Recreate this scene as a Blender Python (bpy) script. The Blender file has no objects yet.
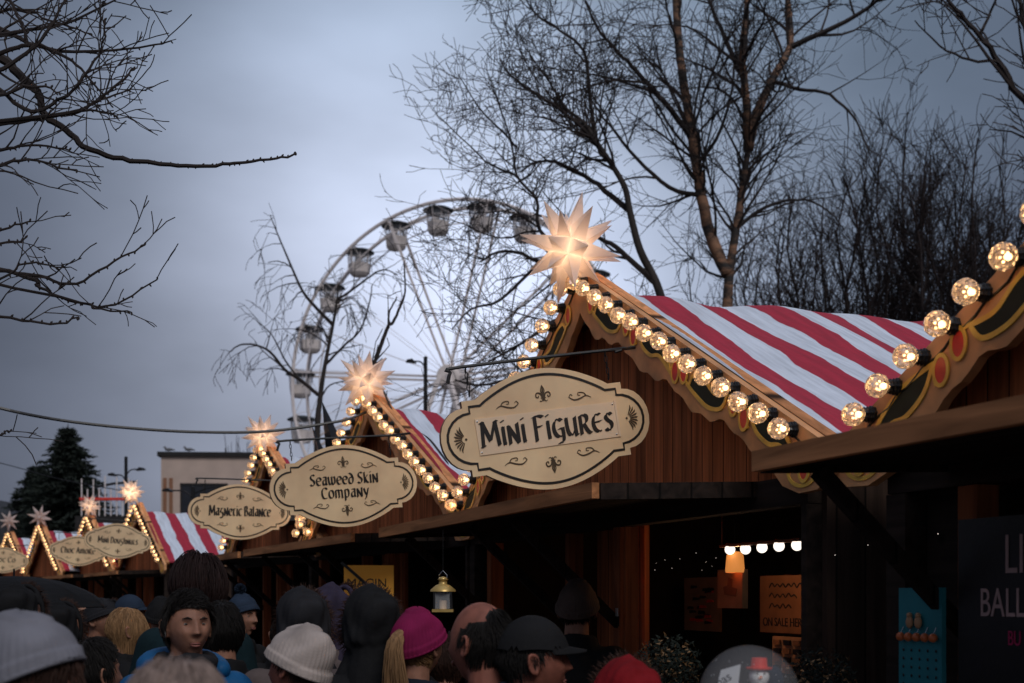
import bpy, bmesh, math, random
from mathutils import Vector, Matrix, Euler
from math import sin, cos, pi, radians, sqrt, atan2
random.seed(7)
scene = bpy.context.scene
COL = scene.collection
F = 1300.0; HOR = 597.0; EYE = 1.75

def P(px, py, Y):
    return Vector(((px-512)/F*Y, Y, EYE+(HOR-py)/F*Y))

# ------------------------------------------------------------------ materials
def newmat(name):
    m = bpy.data.materials.new(name); m.use_nodes = True
    nt = m.node_tree; b = nt.nodes['Principled BSDF']
    return m, nt, b
def L(nt, a, b): nt.links.new(a, b)
def mat(name, col, rough=.7, var=.25, scale=8, bump=.15, metal=0, stretch=(1,1,1), spec=.5, bdist=.004, detail=5, extra=None):
    m, nt, b = newmat(name)
    tc = nt.nodes.new('ShaderNodeTexCoord'); mp = nt.nodes.new('ShaderNodeMapping')
    mp.inputs['Scale'].default_value = stretch
    L(nt, tc.outputs['Object'], mp.inputs['Vector'])
    n = nt.nodes.new('ShaderNodeTexNoise'); n.inputs['Scale'].default_value = scale; n.inputs['Detail'].default_value = detail
    L(nt, mp.outputs[0], n.inputs['Vector'])
    r = nt.nodes.new('ShaderNodeValToRGB')
    e = r.color_ramp.elements
    e[0].position = .3; e[1].position = .7
    e[0].color = tuple(c*(1-var) for c in col)+(1,)
    e[1].color = tuple(min(1, c*(1+var)) for c in col)+(1,)
    L(nt, n.outputs['Fac'], r.inputs['Fac']); L(nt, r.outputs[0], b.inputs['Base Color'])
    b.inputs['Roughness'].default_value = rough; b.inputs['Metallic'].default_value = metal
    b.inputs['Specular IOR Level'].default_value = spec
    if bump:
        n2 = nt.nodes.new('ShaderNodeTexNoise'); n2.inputs['Scale'].default_value = scale*3; n2.inputs['Detail'].default_value = 4
        L(nt, mp.outputs[0], n2.inputs['Vector'])
        bp = nt.nodes.new('ShaderNodeBump'); bp.inputs['Strength'].default_value = bump; bp.inputs['Distance'].default_value = bdist
        L(nt, n2.outputs['Fac'], bp.inputs['Height']); L(nt, bp.outputs[0], b.inputs['Normal'])
    return m
def emis(name, col, s):
    m, nt, b = newmat(name)
    b.inputs['Base Color'].default_value = col+(1,)
    b.inputs['Emission Color'].default_value = col+(1,); b.inputs['Emission Strength'].default_value = s
    return m
def woodmat(name, col, plank_axis=0, width=.11, var=.35, grain_axis=2, rough=.65):
    """planks side by side along plank_axis, grain along grain_axis, dark gaps between the planks"""
    m, nt, b = newmat(name)
    tc = nt.nodes.new('ShaderNodeTexCoord'); sx = nt.nodes.new('ShaderNodeSeparateXYZ')
    L(nt, tc.outputs['Object'], sx.inputs[0])
    d = nt.nodes.new('ShaderNodeMath'); d.operation = 'DIVIDE'; d.inputs[1].default_value = width
    L(nt, sx.outputs[plank_axis], d.inputs[0])
    fl = nt.nodes.new('ShaderNodeMath'); fl.operation = 'FLOOR'; L(nt, d.outputs[0], fl.inputs[0])
    fr = nt.nodes.new('ShaderNodeMath'); fr.operation = 'FRACT'; L(nt, d.outputs[0], fr.inputs[0])
    wn = nt.nodes.new('ShaderNodeTexWhiteNoise'); wn.noise_dimensions = '1D'; L(nt, fl.outputs[0], wn.inputs['W'])
    mp = nt.nodes.new('ShaderNodeMapping'); s = [14, 14, 14]; s[grain_axis] = 1.1
    mp.inputs['Scale'].default_value = s
    cb = nt.nodes.new('ShaderNodeVectorMath'); cb.operation = 'ADD'
    cx = nt.nodes.new('ShaderNodeCombineXYZ'); L(nt, wn.outputs['Value'], cx.inputs[0]); L(nt, wn.outputs['Value'], cx.inputs[2])
    sc = nt.nodes.new('ShaderNodeVectorMath'); sc.operation = 'SCALE'; sc.inputs['Scale'].default_value = 7; L(nt, cx.outputs[0], sc.inputs[0])
    L(nt, tc.outputs['Object'], cb.inputs[0]); L(nt, sc.outputs[0], cb.inputs[1]); L(nt, cb.outputs[0], mp.inputs['Vector'])
    n = nt.nodes.new('ShaderNodeTexNoise'); n.inputs['Scale'].default_value = 1.6; n.inputs['Detail'].default_value = 8; n.inputs['Distortion'].default_value = .6
    L(nt, mp.outputs[0], n.inputs['Vector'])
    r = nt.nodes.new('ShaderNodeValToRGB'); e = r.color_ramp.elements
    e[0].position = .3; e[1].position = .72
    e[0].color = tuple(c*(1-var*1.3) for c in col)+(1,); e[1].color = tuple(min(1, c*(1+var)) for c in col)+(1,)
    L(nt, n.outputs['Fac'], r.inputs['Fac'])
    hs = nt.nodes.new('ShaderNodeHueSaturation')
    mr = nt.nodes.new('ShaderNodeMapRange'); mr.inputs['To Min'].default_value = .7; mr.inputs['To Max'].default_value = 1.25
    L(nt, wn.outputs['Value'], mr.inputs['Value']); L(nt, mr.outputs[0], hs.inputs['Value']); L(nt, r.outputs[0], hs.inputs['Color'])
    # knots
    kn = nt.nodes.new('ShaderNodeTexVoronoi'); kn.inputs['Scale'].default_value = 3.4
    L(nt, cb.outputs[0], kn.inputs['Vector'])
    kr = nt.nodes.new('ShaderNodeMapRange'); kr.inputs['From Min'].default_value = .04; kr.inputs['From Max'].default_value = .09
    kr.inputs['To Min'].default_value = .3; L(nt, kn.outputs['Distance'], kr.inputs['Value'])
    mk = nt.nodes.new('ShaderNodeMixRGB'); mk.blend_type = 'MULTIPLY'; mk.inputs[0].default_value = 1
    L(nt, hs.outputs[0], mk.inputs[1]); L(nt, kr.outputs[0], mk.inputs[2])
    # gap
    g1 = nt.nodes.new('ShaderNodeMath'); g1.operation = 'SUBTRACT'; g1.inputs[1].default_value = .5; L(nt, fr.outputs[0], g1.inputs[0])
    g2 = nt.nodes.new('ShaderNodeMath'); g2.operation = 'ABSOLUTE'; L(nt, g1.outputs[0], g2.inputs[0])
    g3 = nt.nodes.new('ShaderNodeMapRange'); g3.inputs['From Min'].default_value = .45; g3.inputs['From Max'].default_value = .49
    g3.inputs['To Min'].default_value = 1; g3.inputs['To Max'].default_value = .08; L(nt, g2.outputs[0], g3.inputs['Value'])
    mg = nt.nodes.new('ShaderNodeMixRGB'); mg.blend_type = 'MULTIPLY'; mg.inputs[0].default_value = 1
    L(nt, mk.outputs[0], mg.inputs[1]); L(nt, g3.outputs[0], mg.inputs[2])
    L(nt, mg.outputs[0], b.inputs['Base Color'])
    ad = nt.nodes.new('ShaderNodeMath'); ad.operation = 'ADD'; L(nt, n.outputs['Fac'], ad.inputs[0]); L(nt, g3.outputs[0], ad.inputs[1])
    bp = nt.nodes.new('ShaderNodeBump'); bp.inputs['Strength'].default_value = .5; bp.inputs['Distance'].default_value = .006
    L(nt, ad.outputs[0], bp.inputs['Height']); L(nt, bp.outputs[0], b.inputs['Normal'])
    b.inputs['Roughness'].default_value = .85; b.inputs['Specular IOR Level'].default_value = .2
    return m
def stripemat(name, phase, width=.152, red=(.46,.02,.05)):
    m, nt, b = newmat(name)
    tc = nt.nodes.new('ShaderNodeTexCoord'); sx = nt.nodes.new('ShaderNodeSeparateXYZ'); L(nt, tc.outputs['Object'], sx.inputs[0])
    n = nt.nodes.new('ShaderNodeTexNoise'); n.inputs['Scale'].default_value = 2.6; n.inputs['Detail'].default_value = 3
    L(nt, tc.outputs['Object'], n.inputs['Vector'])
    a = nt.nodes.new('ShaderNodeMath'); a.operation = 'MULTIPLY_ADD'; a.inputs[1].default_value = .10
    L(nt, n.outputs['Fac'], a.inputs[0]); L(nt, sx.outputs[1], a.inputs[2])
    d = nt.nodes.new('ShaderNodeMath'); d.operation = 'MULTIPLY_ADD'; d.inputs[1].default_value = 1/(2*width); d.inputs[2].default_value = phase
    L(nt, a.outputs[0], d.inputs[0])
    fr = nt.nodes.new('ShaderNodeMath'); fr.operation = 'FRACT'; L(nt, d.outputs[0], fr.inputs[0])
    r = nt.nodes.new('ShaderNodeValToRGB'); e = r.color_ramp.elements
    e[0].position = 0; e[0].color = (.74,.81,.92,1); e[1].position = .49; e[1].color = (.74,.81,.92,1)
    k = r.color_ramp.elements.new(.51); k.color = red+(1,); k = r.color_ramp.elements.new(.985); k.color = red+(1,)
    k = r.color_ramp.elements.new(1.0); k.color = (.74,.81,.92,1)
    L(nt, fr.outputs[0], r.inputs[0])
    dn = nt.nodes.new('ShaderNodeTexNoise'); dn.inputs['Scale'].default_value = 5; dn.inputs['Detail'].default_value = 8
    dm = nt.nodes.new('ShaderNodeMapping'); dm.inputs['Scale'].default_value = (.7,7,1); L(nt, tc.outputs['Object'], dm.inputs[0]); L(nt, dm.outputs[0], dn.inputs['Vector'])
    dr = nt.nodes.new('ShaderNodeMapRange'); dr.inputs['From Min'].default_value = .3; dr.inputs['From Max'].default_value = .65; dr.inputs['To Min'].default_value = .74
    L(nt, dn.outputs['Fac'], dr.inputs['Value'])
    mu = nt.nodes.new('ShaderNodeMixRGB'); mu.blend_type = 'MULTIPLY'; mu.inputs[0].default_value = 1
    L(nt, r.outputs[0], mu.inputs[1]); L(nt, dr.outputs[0], mu.inputs[2]); L(nt, mu.outputs[0], b.inputs['Base Color'])
    b.inputs['Roughness'].default_value = .75
    bp = nt.nodes.new('ShaderNodeBump'); bp.inputs['Strength'].default_value = .45; bp.inputs['Distance'].default_value = .035
    bn = nt.nodes.new('ShaderNodeTexNoise'); bn.inputs['Scale'].default_value = 6; bn.inputs['Detail'].default_value = 6
    L(nt, tc.outputs['Object'], bn.inputs['Vector']); L(nt, bn.outputs['Fac'], bp.inputs['Height']); L(nt, bp.outputs[0], b.inputs['Normal'])
    return m

M = {}
M['plank'] = woodmat('facade_planks', (.55,.16,.055), 0, .095, .35, 2)
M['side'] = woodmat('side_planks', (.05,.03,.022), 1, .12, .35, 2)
M['fascia'] = woodmat('fascia_wood', (.72,.31,.13), 2, .5, .3, 0)
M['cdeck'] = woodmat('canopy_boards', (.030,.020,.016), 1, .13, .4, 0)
M['beam'] = woodmat('beam_wood', (.20,.075,.032), 2, .4, .35, 0)
M['post'] = woodmat('post_wood', (.42,.13,.05), 0, .5, .35, 2)
M['board'] = mat('painted_board', (.74,.35,.15), .55, .42, 4, .3, stretch=(1,1,1), bdist=.003)
M['yellow'] = mat('yellow_paint', (.95,.55,.08), .4, .15, 20, .1)
M['green'] = mat('dark_green_paint', (.010,.020,.016), .8, .3, 20, .1)
M['redp'] = mat('red_paint', (.78,.05,.03), .4, .15, 20, .1)
M['stripeW'] = stripemat('striped_canvas_white_first', .0)
M['stripeR'] = stripemat('striped_canvas_red_first', .5)
M['stripeR2'] = stripemat('striped_canvas_red', .42, .19)
M['signface'] = mat('sign_cream_paint', (.90,.61,.36), .45, .22, 3, .25, bdist=.002)
M['signedge'] = mat('sign_edge_wood', (.28,.13,.07), .6, .3, 20, .2)
M['plate'] = mat('sign_plate', (.88,.66,.45), .4, .06, 7, .1)
M['ink'] = mat('black_paint', (.014,.012,.011), .4, .2, 20, 0)
M['inkb'] = mat('brown_ink', (.075,.045,.02), .5, .2, 30, 0)
M['iron'] = mat('black_iron', (.012,.012,.013), .45, .2, 30, .2, metal=.3)
M['black'] = mat('black_plastic', (.010,.010,.011), .4, .2, 30, .1)
M['chrome'] = mat('bright_wire', (.5,.5,.5), .25, .2, 30, 0, metal=1)
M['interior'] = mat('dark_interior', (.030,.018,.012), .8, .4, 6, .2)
M['wheel'] = mat('wheel_white_paint', (.82,.74,.72), .5, .1, 3, .1)
M['wheelc'] = mat('cabin_cream', (.82,.74,.70), .5, .15, 2, .1)
M['wheelr'] = mat('cabin_roof_green', (.035,.045,.045), .6, .2, 5, .1)
M['bark'] = mat('dark_bark', (.038,.030,.026), .9, .4, 12, .6, stretch=(1,1,.3), bdist=.02)
M['twig'] = mat('dark_twig', (.028,.020,.018), .9, .3, 6, 0)
M['twigred'] = mat('brown_twig', (.022,.013,.012), .9, .3, 6, 0)
M['needle'] = mat('conifer_needles', (.014,.022,.016), .9, .5, 9, .2)
M['ground'] = mat('wet_paving', (.06,.057,.055), .55, .3, 1.5, .3)
M['render'] = mat('cream_render', (.58,.45,.38), .85, .12, 1.2, .2)
M['dark'] = mat('dark_wall', (.02,.018,.018), .85, .3, 4, .2)
M['roofd'] = mat('slate_roof', (.035,.035,.042), .7, .3, 4, .2)
M['win'] = mat('dark_window_glass', (.02,.022,.028), .1, .2, 4, 0)

def birchmat():
    m, nt, b = newmat('birch_bark')
    tc = nt.nodes.new('ShaderNodeTexCoord'); mp = nt.nodes.new('ShaderNodeMapping'); mp.inputs['Scale'].default_value = (1,1,3)
    L(nt, tc.outputs['Object'], mp.inputs[0])
    n = nt.nodes.new('ShaderNodeTexNoise'); n.inputs['Scale'].default_value = 1.7; n.inputs['Detail'].default_value = 9; n.inputs['Roughness'].default_value = .7
    L(nt, mp.outputs[0], n.inputs['Vector'])
    r = nt.nodes.new('ShaderNodeValToRGB'); e = r.color_ramp.elements
    e[0].position = .45; e[0].color = (.025,.02,.018,1); e[1].position = .62; e[1].color = (.36,.19,.11,1)
    L(nt, n.outputs['Fac'], r.inputs[0]); L(nt, r.outputs[0], b.inputs['Base Color']); b.inputs['Roughness'].default_value = .8
    bp = nt.nodes.new('ShaderNodeBump'); bp.inputs['Distance'].default_value = .02; bp.inputs['Strength'].default_value = .5
    L(nt, n.outputs['Fac'], bp.inputs['Height']); L(nt, bp.outputs[0], b.inputs['Normal'])
    return m
M['birch'] = birchmat()

def bulbglass():
    m, nt, b = newmat('ribbed_clear_plastic')
    nt.nodes.remove(b); out = nt.nodes['Material Output']
    tr = nt.nodes.new('ShaderNodeBsdfTransparent'); tr.inputs[0].default_value = (.93,.88,.86,1)
    gl = nt.nodes.new('ShaderNodeBsdfGlossy'); gl.inputs['Roughness'].default_value = .12
    df = nt.nodes.new('ShaderNodeBsdfTranslucent'); df.inputs[0].default_value = (.9,.82,.78,1)
    d2 = nt.nodes.new('ShaderNodeBsdfDiffuse'); d2.inputs[0].default_value = (.85,.78,.76,1)
    md = nt.nodes.new('ShaderNodeMixShader'); md.inputs[0].default_value = .45; L(nt, df.outputs[0], md.inputs[1]); L(nt, d2.outputs[0], md.inputs[2])
    tc = nt.nodes.new('ShaderNodeTexCoord')
    v = nt.nodes.new('ShaderNodeTexVoronoi'); v.inputs['Scale'].default_value = 62; L(nt, tc.outputs['Object'], v.inputs['Vector'])
    rg = nt.nodes.new('ShaderNodeMapRange'); rg.inputs['From Max'].default_value = .75; rg.inputs['To Min'].default_value = .06; rg.inputs['To Max'].default_value = .50
    L(nt, v.outputs['Distance'], rg.inputs['Value'])
    m1 = nt.nodes.new('ShaderNodeMixShader'); L(nt, rg.outputs[0], m1.inputs[0]); L(nt, tr.outputs[0], m1.inputs[1]); L(nt, md.outputs[0], m1.inputs[2])
    fr = nt.nodes.new('ShaderNodeFresnel'); fr.inputs[0].default_value = 1.5
    bp = nt.nodes.new('ShaderNodeBump'); bp.inputs['Distance'].default_value = .006; bp.inputs['Strength'].default_value = .9
    L(nt, v.outputs['Distance'], bp.inputs['Height'])
    for s in (fr, gl, df, d2): L(nt, bp.outputs[0], s.inputs['Normal'])
    m2 = nt.nodes.new('ShaderNodeMixShader'); L(nt, fr.outputs[0], m2.inputs[0]); L(nt, m1.outputs[0], m2.inputs[1]); L(nt, gl.outputs[0], m2.inputs[2])
    L(nt, m2.outputs[0], out.inputs[0])
    return m
M['bulb'] = bulbglass()
M['led'] = emis('warm_led', (1.0,.58,.24), 8)
M['collar'] = mat('black_socket', (.012,.011,.011), .35, .2, 30, 0)
M['globe'] = emis('white_lit_globe', (1,.90,.78), 1.6)
def paper(name, col):
    m, nt, b = newmat(name); nt.nodes.remove(b); out = nt.nodes['Material Output']
    t = nt.nodes.new('ShaderNodeBsdfTranslucent'); t.inputs[0].default_value = col+(1,)
    d = nt.nodes.new('ShaderNodeBsdfPrincipled'); d.inputs['Base Color'].default_value = tuple(min(1, c*1.0) for c in (.82,.72,.70))+(1,); d.inputs['Roughness'].default_value = .4
    n = nt.nodes.new('ShaderNodeTexNoise'); n.inputs['Scale'].default_value = 14; tc = nt.nodes.new('ShaderNodeTexCoord'); L(nt, tc.outputs['Object'], n.inputs['Vector'])
    mr = nt.nodes.new('ShaderNodeMapRange'); mr.inputs['To Min'].default_value = .45; mr.inputs['To Max'].default_value = .65; L(nt, n.outputs['Fac'], mr.inputs['Value'])
    x = nt.nodes.new('ShaderNodeMixShader'); L(nt, mr.outputs[0], x.inputs[0]); L(nt, t.outputs[0], x.inputs[1]); L(nt, d.outputs[0], x.inputs[2])
    L(nt, x.outputs[0], out.inputs[0]); return m
M['paper'] = paper('translucent_star_paper', (.95,.80,.66))

# ------------------------------------------------------------------ mesh builder
class MB:
    def __init__(s): s.v = []; s.f = []; s.m = []
    def add(s, vs, fs, mi=0):
        o = len(s.v); s.v += [tuple(v) for v in vs]; s.f += [tuple(i+o for i in f) for f in fs]; s.m += [mi]*len(fs)
    def box(s, x0, x1, y0, y1, z0, z1, mi=0, M4=None):
        vs = [Vector(p) for p in ((x0,y0,z0),(x1,y0,z0),(x1,y1,z0),(x0,y1,z0),(x0,y0,z1),(x1,y0,z1),(x1,y1,z1),(x0,y1,z1))]
        if M4: vs = [M4 @ v for v in vs]
        s.add(vs, [(0,3,2,1),(4,5,6,7),(0,1,5,4),(1,2,6,5),(2,3,7,6),(3,0,4,7)], mi)
    def beam(s, a, b, w, h, mi=0, up=Vector((0,0,1))):
        a = Vector(a); b = Vector(b); d = (b-a).normalized()
        if abs(d.dot(up)) > .98: up = Vector((1,0,0))
        x = d.cross(up).normalized(); y = x.cross(d)
        vs = [p+x*i*w/2+y*j*h/2 for p in (a,b) for i,j in ((-1,-1),(1,-1),(1,1),(-1,1))]
        s.add(vs, [(0,1,2,3)[::-1],(4,5,6,7),(0,1,5,4),(1,2,6,5),(2,3,7,6),(3,0,4,7)], mi)
    def tube(s, pts, radii, sides=6, mi=0, cap=True):
        pts = [Vector(p) for p in pts]; n = len(pts)
        if not hasattr(radii, '__len__'): radii = [radii]*n
        vs = []; nrm = None
        for i, p in enumerate(pts):
            t = (pts[min(i+1,n-1)]-pts[max(i-1,0)])
            if t.length < 1e-9: t = Vector((0,0,1))
            t.normalize()
            if nrm is None: nrm = t.orthogonal().normalized()
            nrm = nrm - t*nrm.dot(t)
            if nrm.length < 1e-6: nrm = t.orthogonal()
            nrm.normalize(); bn = t.cross(nrm)
            for k in range(sides):
                a = 2*pi*k/sides; vs.append(p+(nrm*cos(a)+bn*sin(a))*radii[i])
        fs = [(i*sides+k, i*sides+(k+1)%sides, (i+1)*sides+(k+1)%sides, (i+1)*sides+k) for i in range(n-1) for k in range(sides)]
        if cap: fs += [tuple(range(sides))[::-1], tuple((n-1)*sides+k for k in range(sides))]
        s.add(vs, fs, mi)
    def lathe(s, prof, seg=16, mi=0, M4=None, rib=0):
        vs = []
        for r, z in prof:
            for k in range(seg):
                a = 2*pi*k/seg; rr = r*(1+rib*(k%2)); v = Vector((rr*cos(a), rr*sin(a), z)); vs.append(M4 @ v if M4 else v)
        fs = [(i*seg+k, i*seg+(k+1)%seg, (i+1)*seg+(k+1)%seg, (i+1)*seg+k) for i in range(len(prof)-1) for k in range(seg)]
        s.add(vs, fs, mi)
    def sphere(s, c, r, seg=12, rings=8, mi=0, sc=(1,1,1), M4=None):
        c = Vector(c); vs = [c+Vector((0,0,r*sc[2]))]
        for i in range(1, rings):
            for k in range(seg):
                th = pi*i/rings; a = 2*pi*k/seg
                vs.append(c+Vector((r*sc[0]*sin(th)*cos(a), r*sc[1]*sin(th)*sin(a), r*sc[2]*cos(th))))
        vs.append(c-Vector((0,0,r*sc[2])))
        if M4: vs = [M4 @ v for v in vs]
        fs = [(0,1+k,1+(k+1)%seg) for k in range(seg)]
        for i in range(rings-2):
            fs += [(1+i*seg+k, 1+(i+1)*seg+k, 1+(i+1)*seg+(k+1)%seg, 1+i*seg+(k+1)%seg) for k in range(seg)]
        e = len(vs)-1; b = 1+(rings-2)*seg
        fs += [(e, b+(k+1)%seg, b+k) for k in range(seg)]
        s.add(vs, fs, mi)
    def prism(s, poly, y0, y1, mi=0, tf=None, mi_side=None):
        """poly in (x,z), extruded in y; ngon caps (triangulated)"""
        from mathutils.geometry import tessellate_polygon
        n = len(poly); vs = [Vector((x,y0,z)) for x,z in poly]+[Vector((x,y1,z)) for x,z in poly]
        if tf: vs = [tf(v) for v in vs]
        tri = tessellate_polygon([[Vector((x,z,0)) for x,z in poly]])
        area = sum(poly[i][0]*poly[(i+1)%n][1]-poly[(i+1)%n][0]*poly[i][1] for i in range(n))
        def orient(t):
            a,b,c = (poly[i] for i in t)
            return t if ((b[0]-a[0])*(c[1]-a[1])-(c[0]-a[0])*(b[1]-a[1])) > 0 else t[::-1]
        tri = [orient(tuple(t)) for t in tri]
        s.add(vs, tri+[tuple(i+n for i in t[::-1]) for t in tri], mi)
        sf = [(i,(i+1)%n,(i+1)%n+n,i+n) for i in range(n)]
        if area > 0: sf = [f[::-1] for f in sf]
        s.add(vs, sf, mi if mi_side is None else mi_side)
    def stroke(s, pts, w0, w1=None, y=0, th=.002, mi=0, tf=None, taper=False):
        """flat painted stroke in the x-z plane, front at y (towards -y)"""
        if w1 is None: w1 = w0
        n = len(pts)
        if n < 2: return
        Lf = []; Rt = []
        for i,(x,z) in enumerate(pts):
            a = pts[max(i-1,0)]; b = pts[min(i+1,n-1)]; dx = b[0]-a[0]; dz = b[1]-a[1]; l = math.hypot(dx,dz) or 1
            t = i/(n-1); w = (w0+(w1-w0)*t)/2
            if taper: w = w0/2*max(.12, sin(pi*min(1,t*.93+.07))**.7)
            nx, nz = -dz/l*w, dx/l*w
            Lf.append((x+nx,z+nz)); Rt.append((x-nx,z-nz))
        vs = []
        for yy in (y, y+th):
            for k in range(n): vs += [Vector((Lf[k][0],yy,Lf[k][1])), Vector((Rt[k][0],yy,Rt[k][1]))]
        if tf: vs = [tf(v) for v in vs]
        o = 2*n; fs = []
        for k in range(n-1):
            a = 2*k
            fs += [(a,a+1,a+3,a+2), (a,a+2,a+2+o,a+o), (a+1,a+1+o,a+3+o,a+3)]
        fs += [(0,o,o+1,1), (o-2,o-1,2*o-1,2*o-2)]
        s.add(vs, fs, mi)
    def nib(s, pts, w, ang=radians(28), y=0, th=.002, mi=0, tf=None, thin=.22):
        """broad-nib pen stroke: slanted pen edge swept along the path"""
        nx, nz = cos(ang)*w/2, sin(ang)*w/2
        q = w*thin/2
        # an edge polygon: sweep of a thin rhombus approximated by hull quads per segment
        for k in range(len(pts)-1):
            a = pts[k]; b = pts[k+1]; dx = b[0]-a[0]; dz = b[1]-a[1]; l = math.hypot(dx,dz)
            if l < 1e-9: continue
            ux, uz = dx/l, dz/l
            cr = abs(ux*sin(ang)-uz*cos(ang))*w/2
            hw = max(cr, q)
            sgn = 1
            if cr > q:
                c = [(a[0]-nx,a[1]-nz),(a[0]+nx,a[1]+nz),(b[0]+nx,b[1]+nz),(b[0]-nx,b[1]-nz)]
            else:
                c = [(a[0]-uz*q*-1,a[1]-ux*q),(a[0]+uz*q*-1,a[1]+ux*q),(b[0]+uz*q*-1,b[1]+ux*q),(b[0]-uz*q*-1,b[1]-ux*q)]
            ar = sum(c[i][0]*c[(i+1)%4][1]-c[(i+1)%4][0]*c[i][1] for i in range(4))
            if ar < 0: c = c[::-1]
            yy = y-.00006*(k%5)
            vs = [Vector((x,yy,z)) for x,z in c]+[Vector((x,y+th,z)) for x,z in c]
            if tf: vs = [tf(v) for v in vs]
            s.add(vs, [(0,1,2,3),(0,4,5,1),(1,5,6,2),(2,6,7,3),(3,7,4,0)], mi)
    def build(s, name, mats, parent=None, smooth=False):
        me = bpy.data.meshes.new(name); me.from_pydata(s.v, [], s.f)
        if not isinstance(mats, (list,tuple)): mats = [mats]
        for m in mats: me.materials.append(m)
        me.polygons.foreach_set('material_index', s.m)
        if smooth: me.polygons.foreach_set('use_smooth', [True]*len(me.polygons))
        me.update()
        o = bpy.data.objects.new(name, me); COL.objects.link(o)
        if parent: o.parent = parent
        return o
def tag(o, label=None, cat=None, group=None, kind=None):
    if label: o['label'] = label
    if cat: o['category'] = cat
    if group: o['group'] = group
    if kind: o['kind'] = kind
    return o
def empty(name, loc=(0,0,0), rz=0, label=None, cat=None, group=None):
    o = bpy.data.objects.new(name, None); COL.objects.link(o); o.empty_display_size = .2
    o.location = loc; o.rotation_euler = (0,0,rz)
    return tag(o, label, cat, group)
def kids(o): return list(o.children)
def copy_tree(o, parent=None):
    c = o.copy(); COL.objects.link(c); c.parent = parent
    for ch in kids(o): copy_tree(ch, c)
    return c
def smoothed(pts, n=4):
    """Catmull-Rom through points"""
    out = []
    p = [Vector(a) for a in pts]
    for i in range(len(p)-1):
        a = p[max(i-1,0)]; b = p[i]; c = p[i+1]; d = p[min(i+2,len(p)-1)]
        for k in range(n):
            t = k/n
            out.append(.5*((2*b)+(c-a)*t+(2*a-5*b+4*c-d)*t*t+(3*b-a-3*c+d)*t**3))
    out.append(p[-1]); return out
def cat2(pts, n=5):
    return [(v.x, v.y) for v in smoothed([(a,b,0) for a,b in pts], n)]
def arc(cx, cy, rx, ry, a0, a1, n=10):
    return [(cx+rx*cos(radians(a0+(a1-a0)*k/n)), cy+ry*sin(radians(a0+(a1-a0)*k/n))) for k in range(n+1)]

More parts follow.
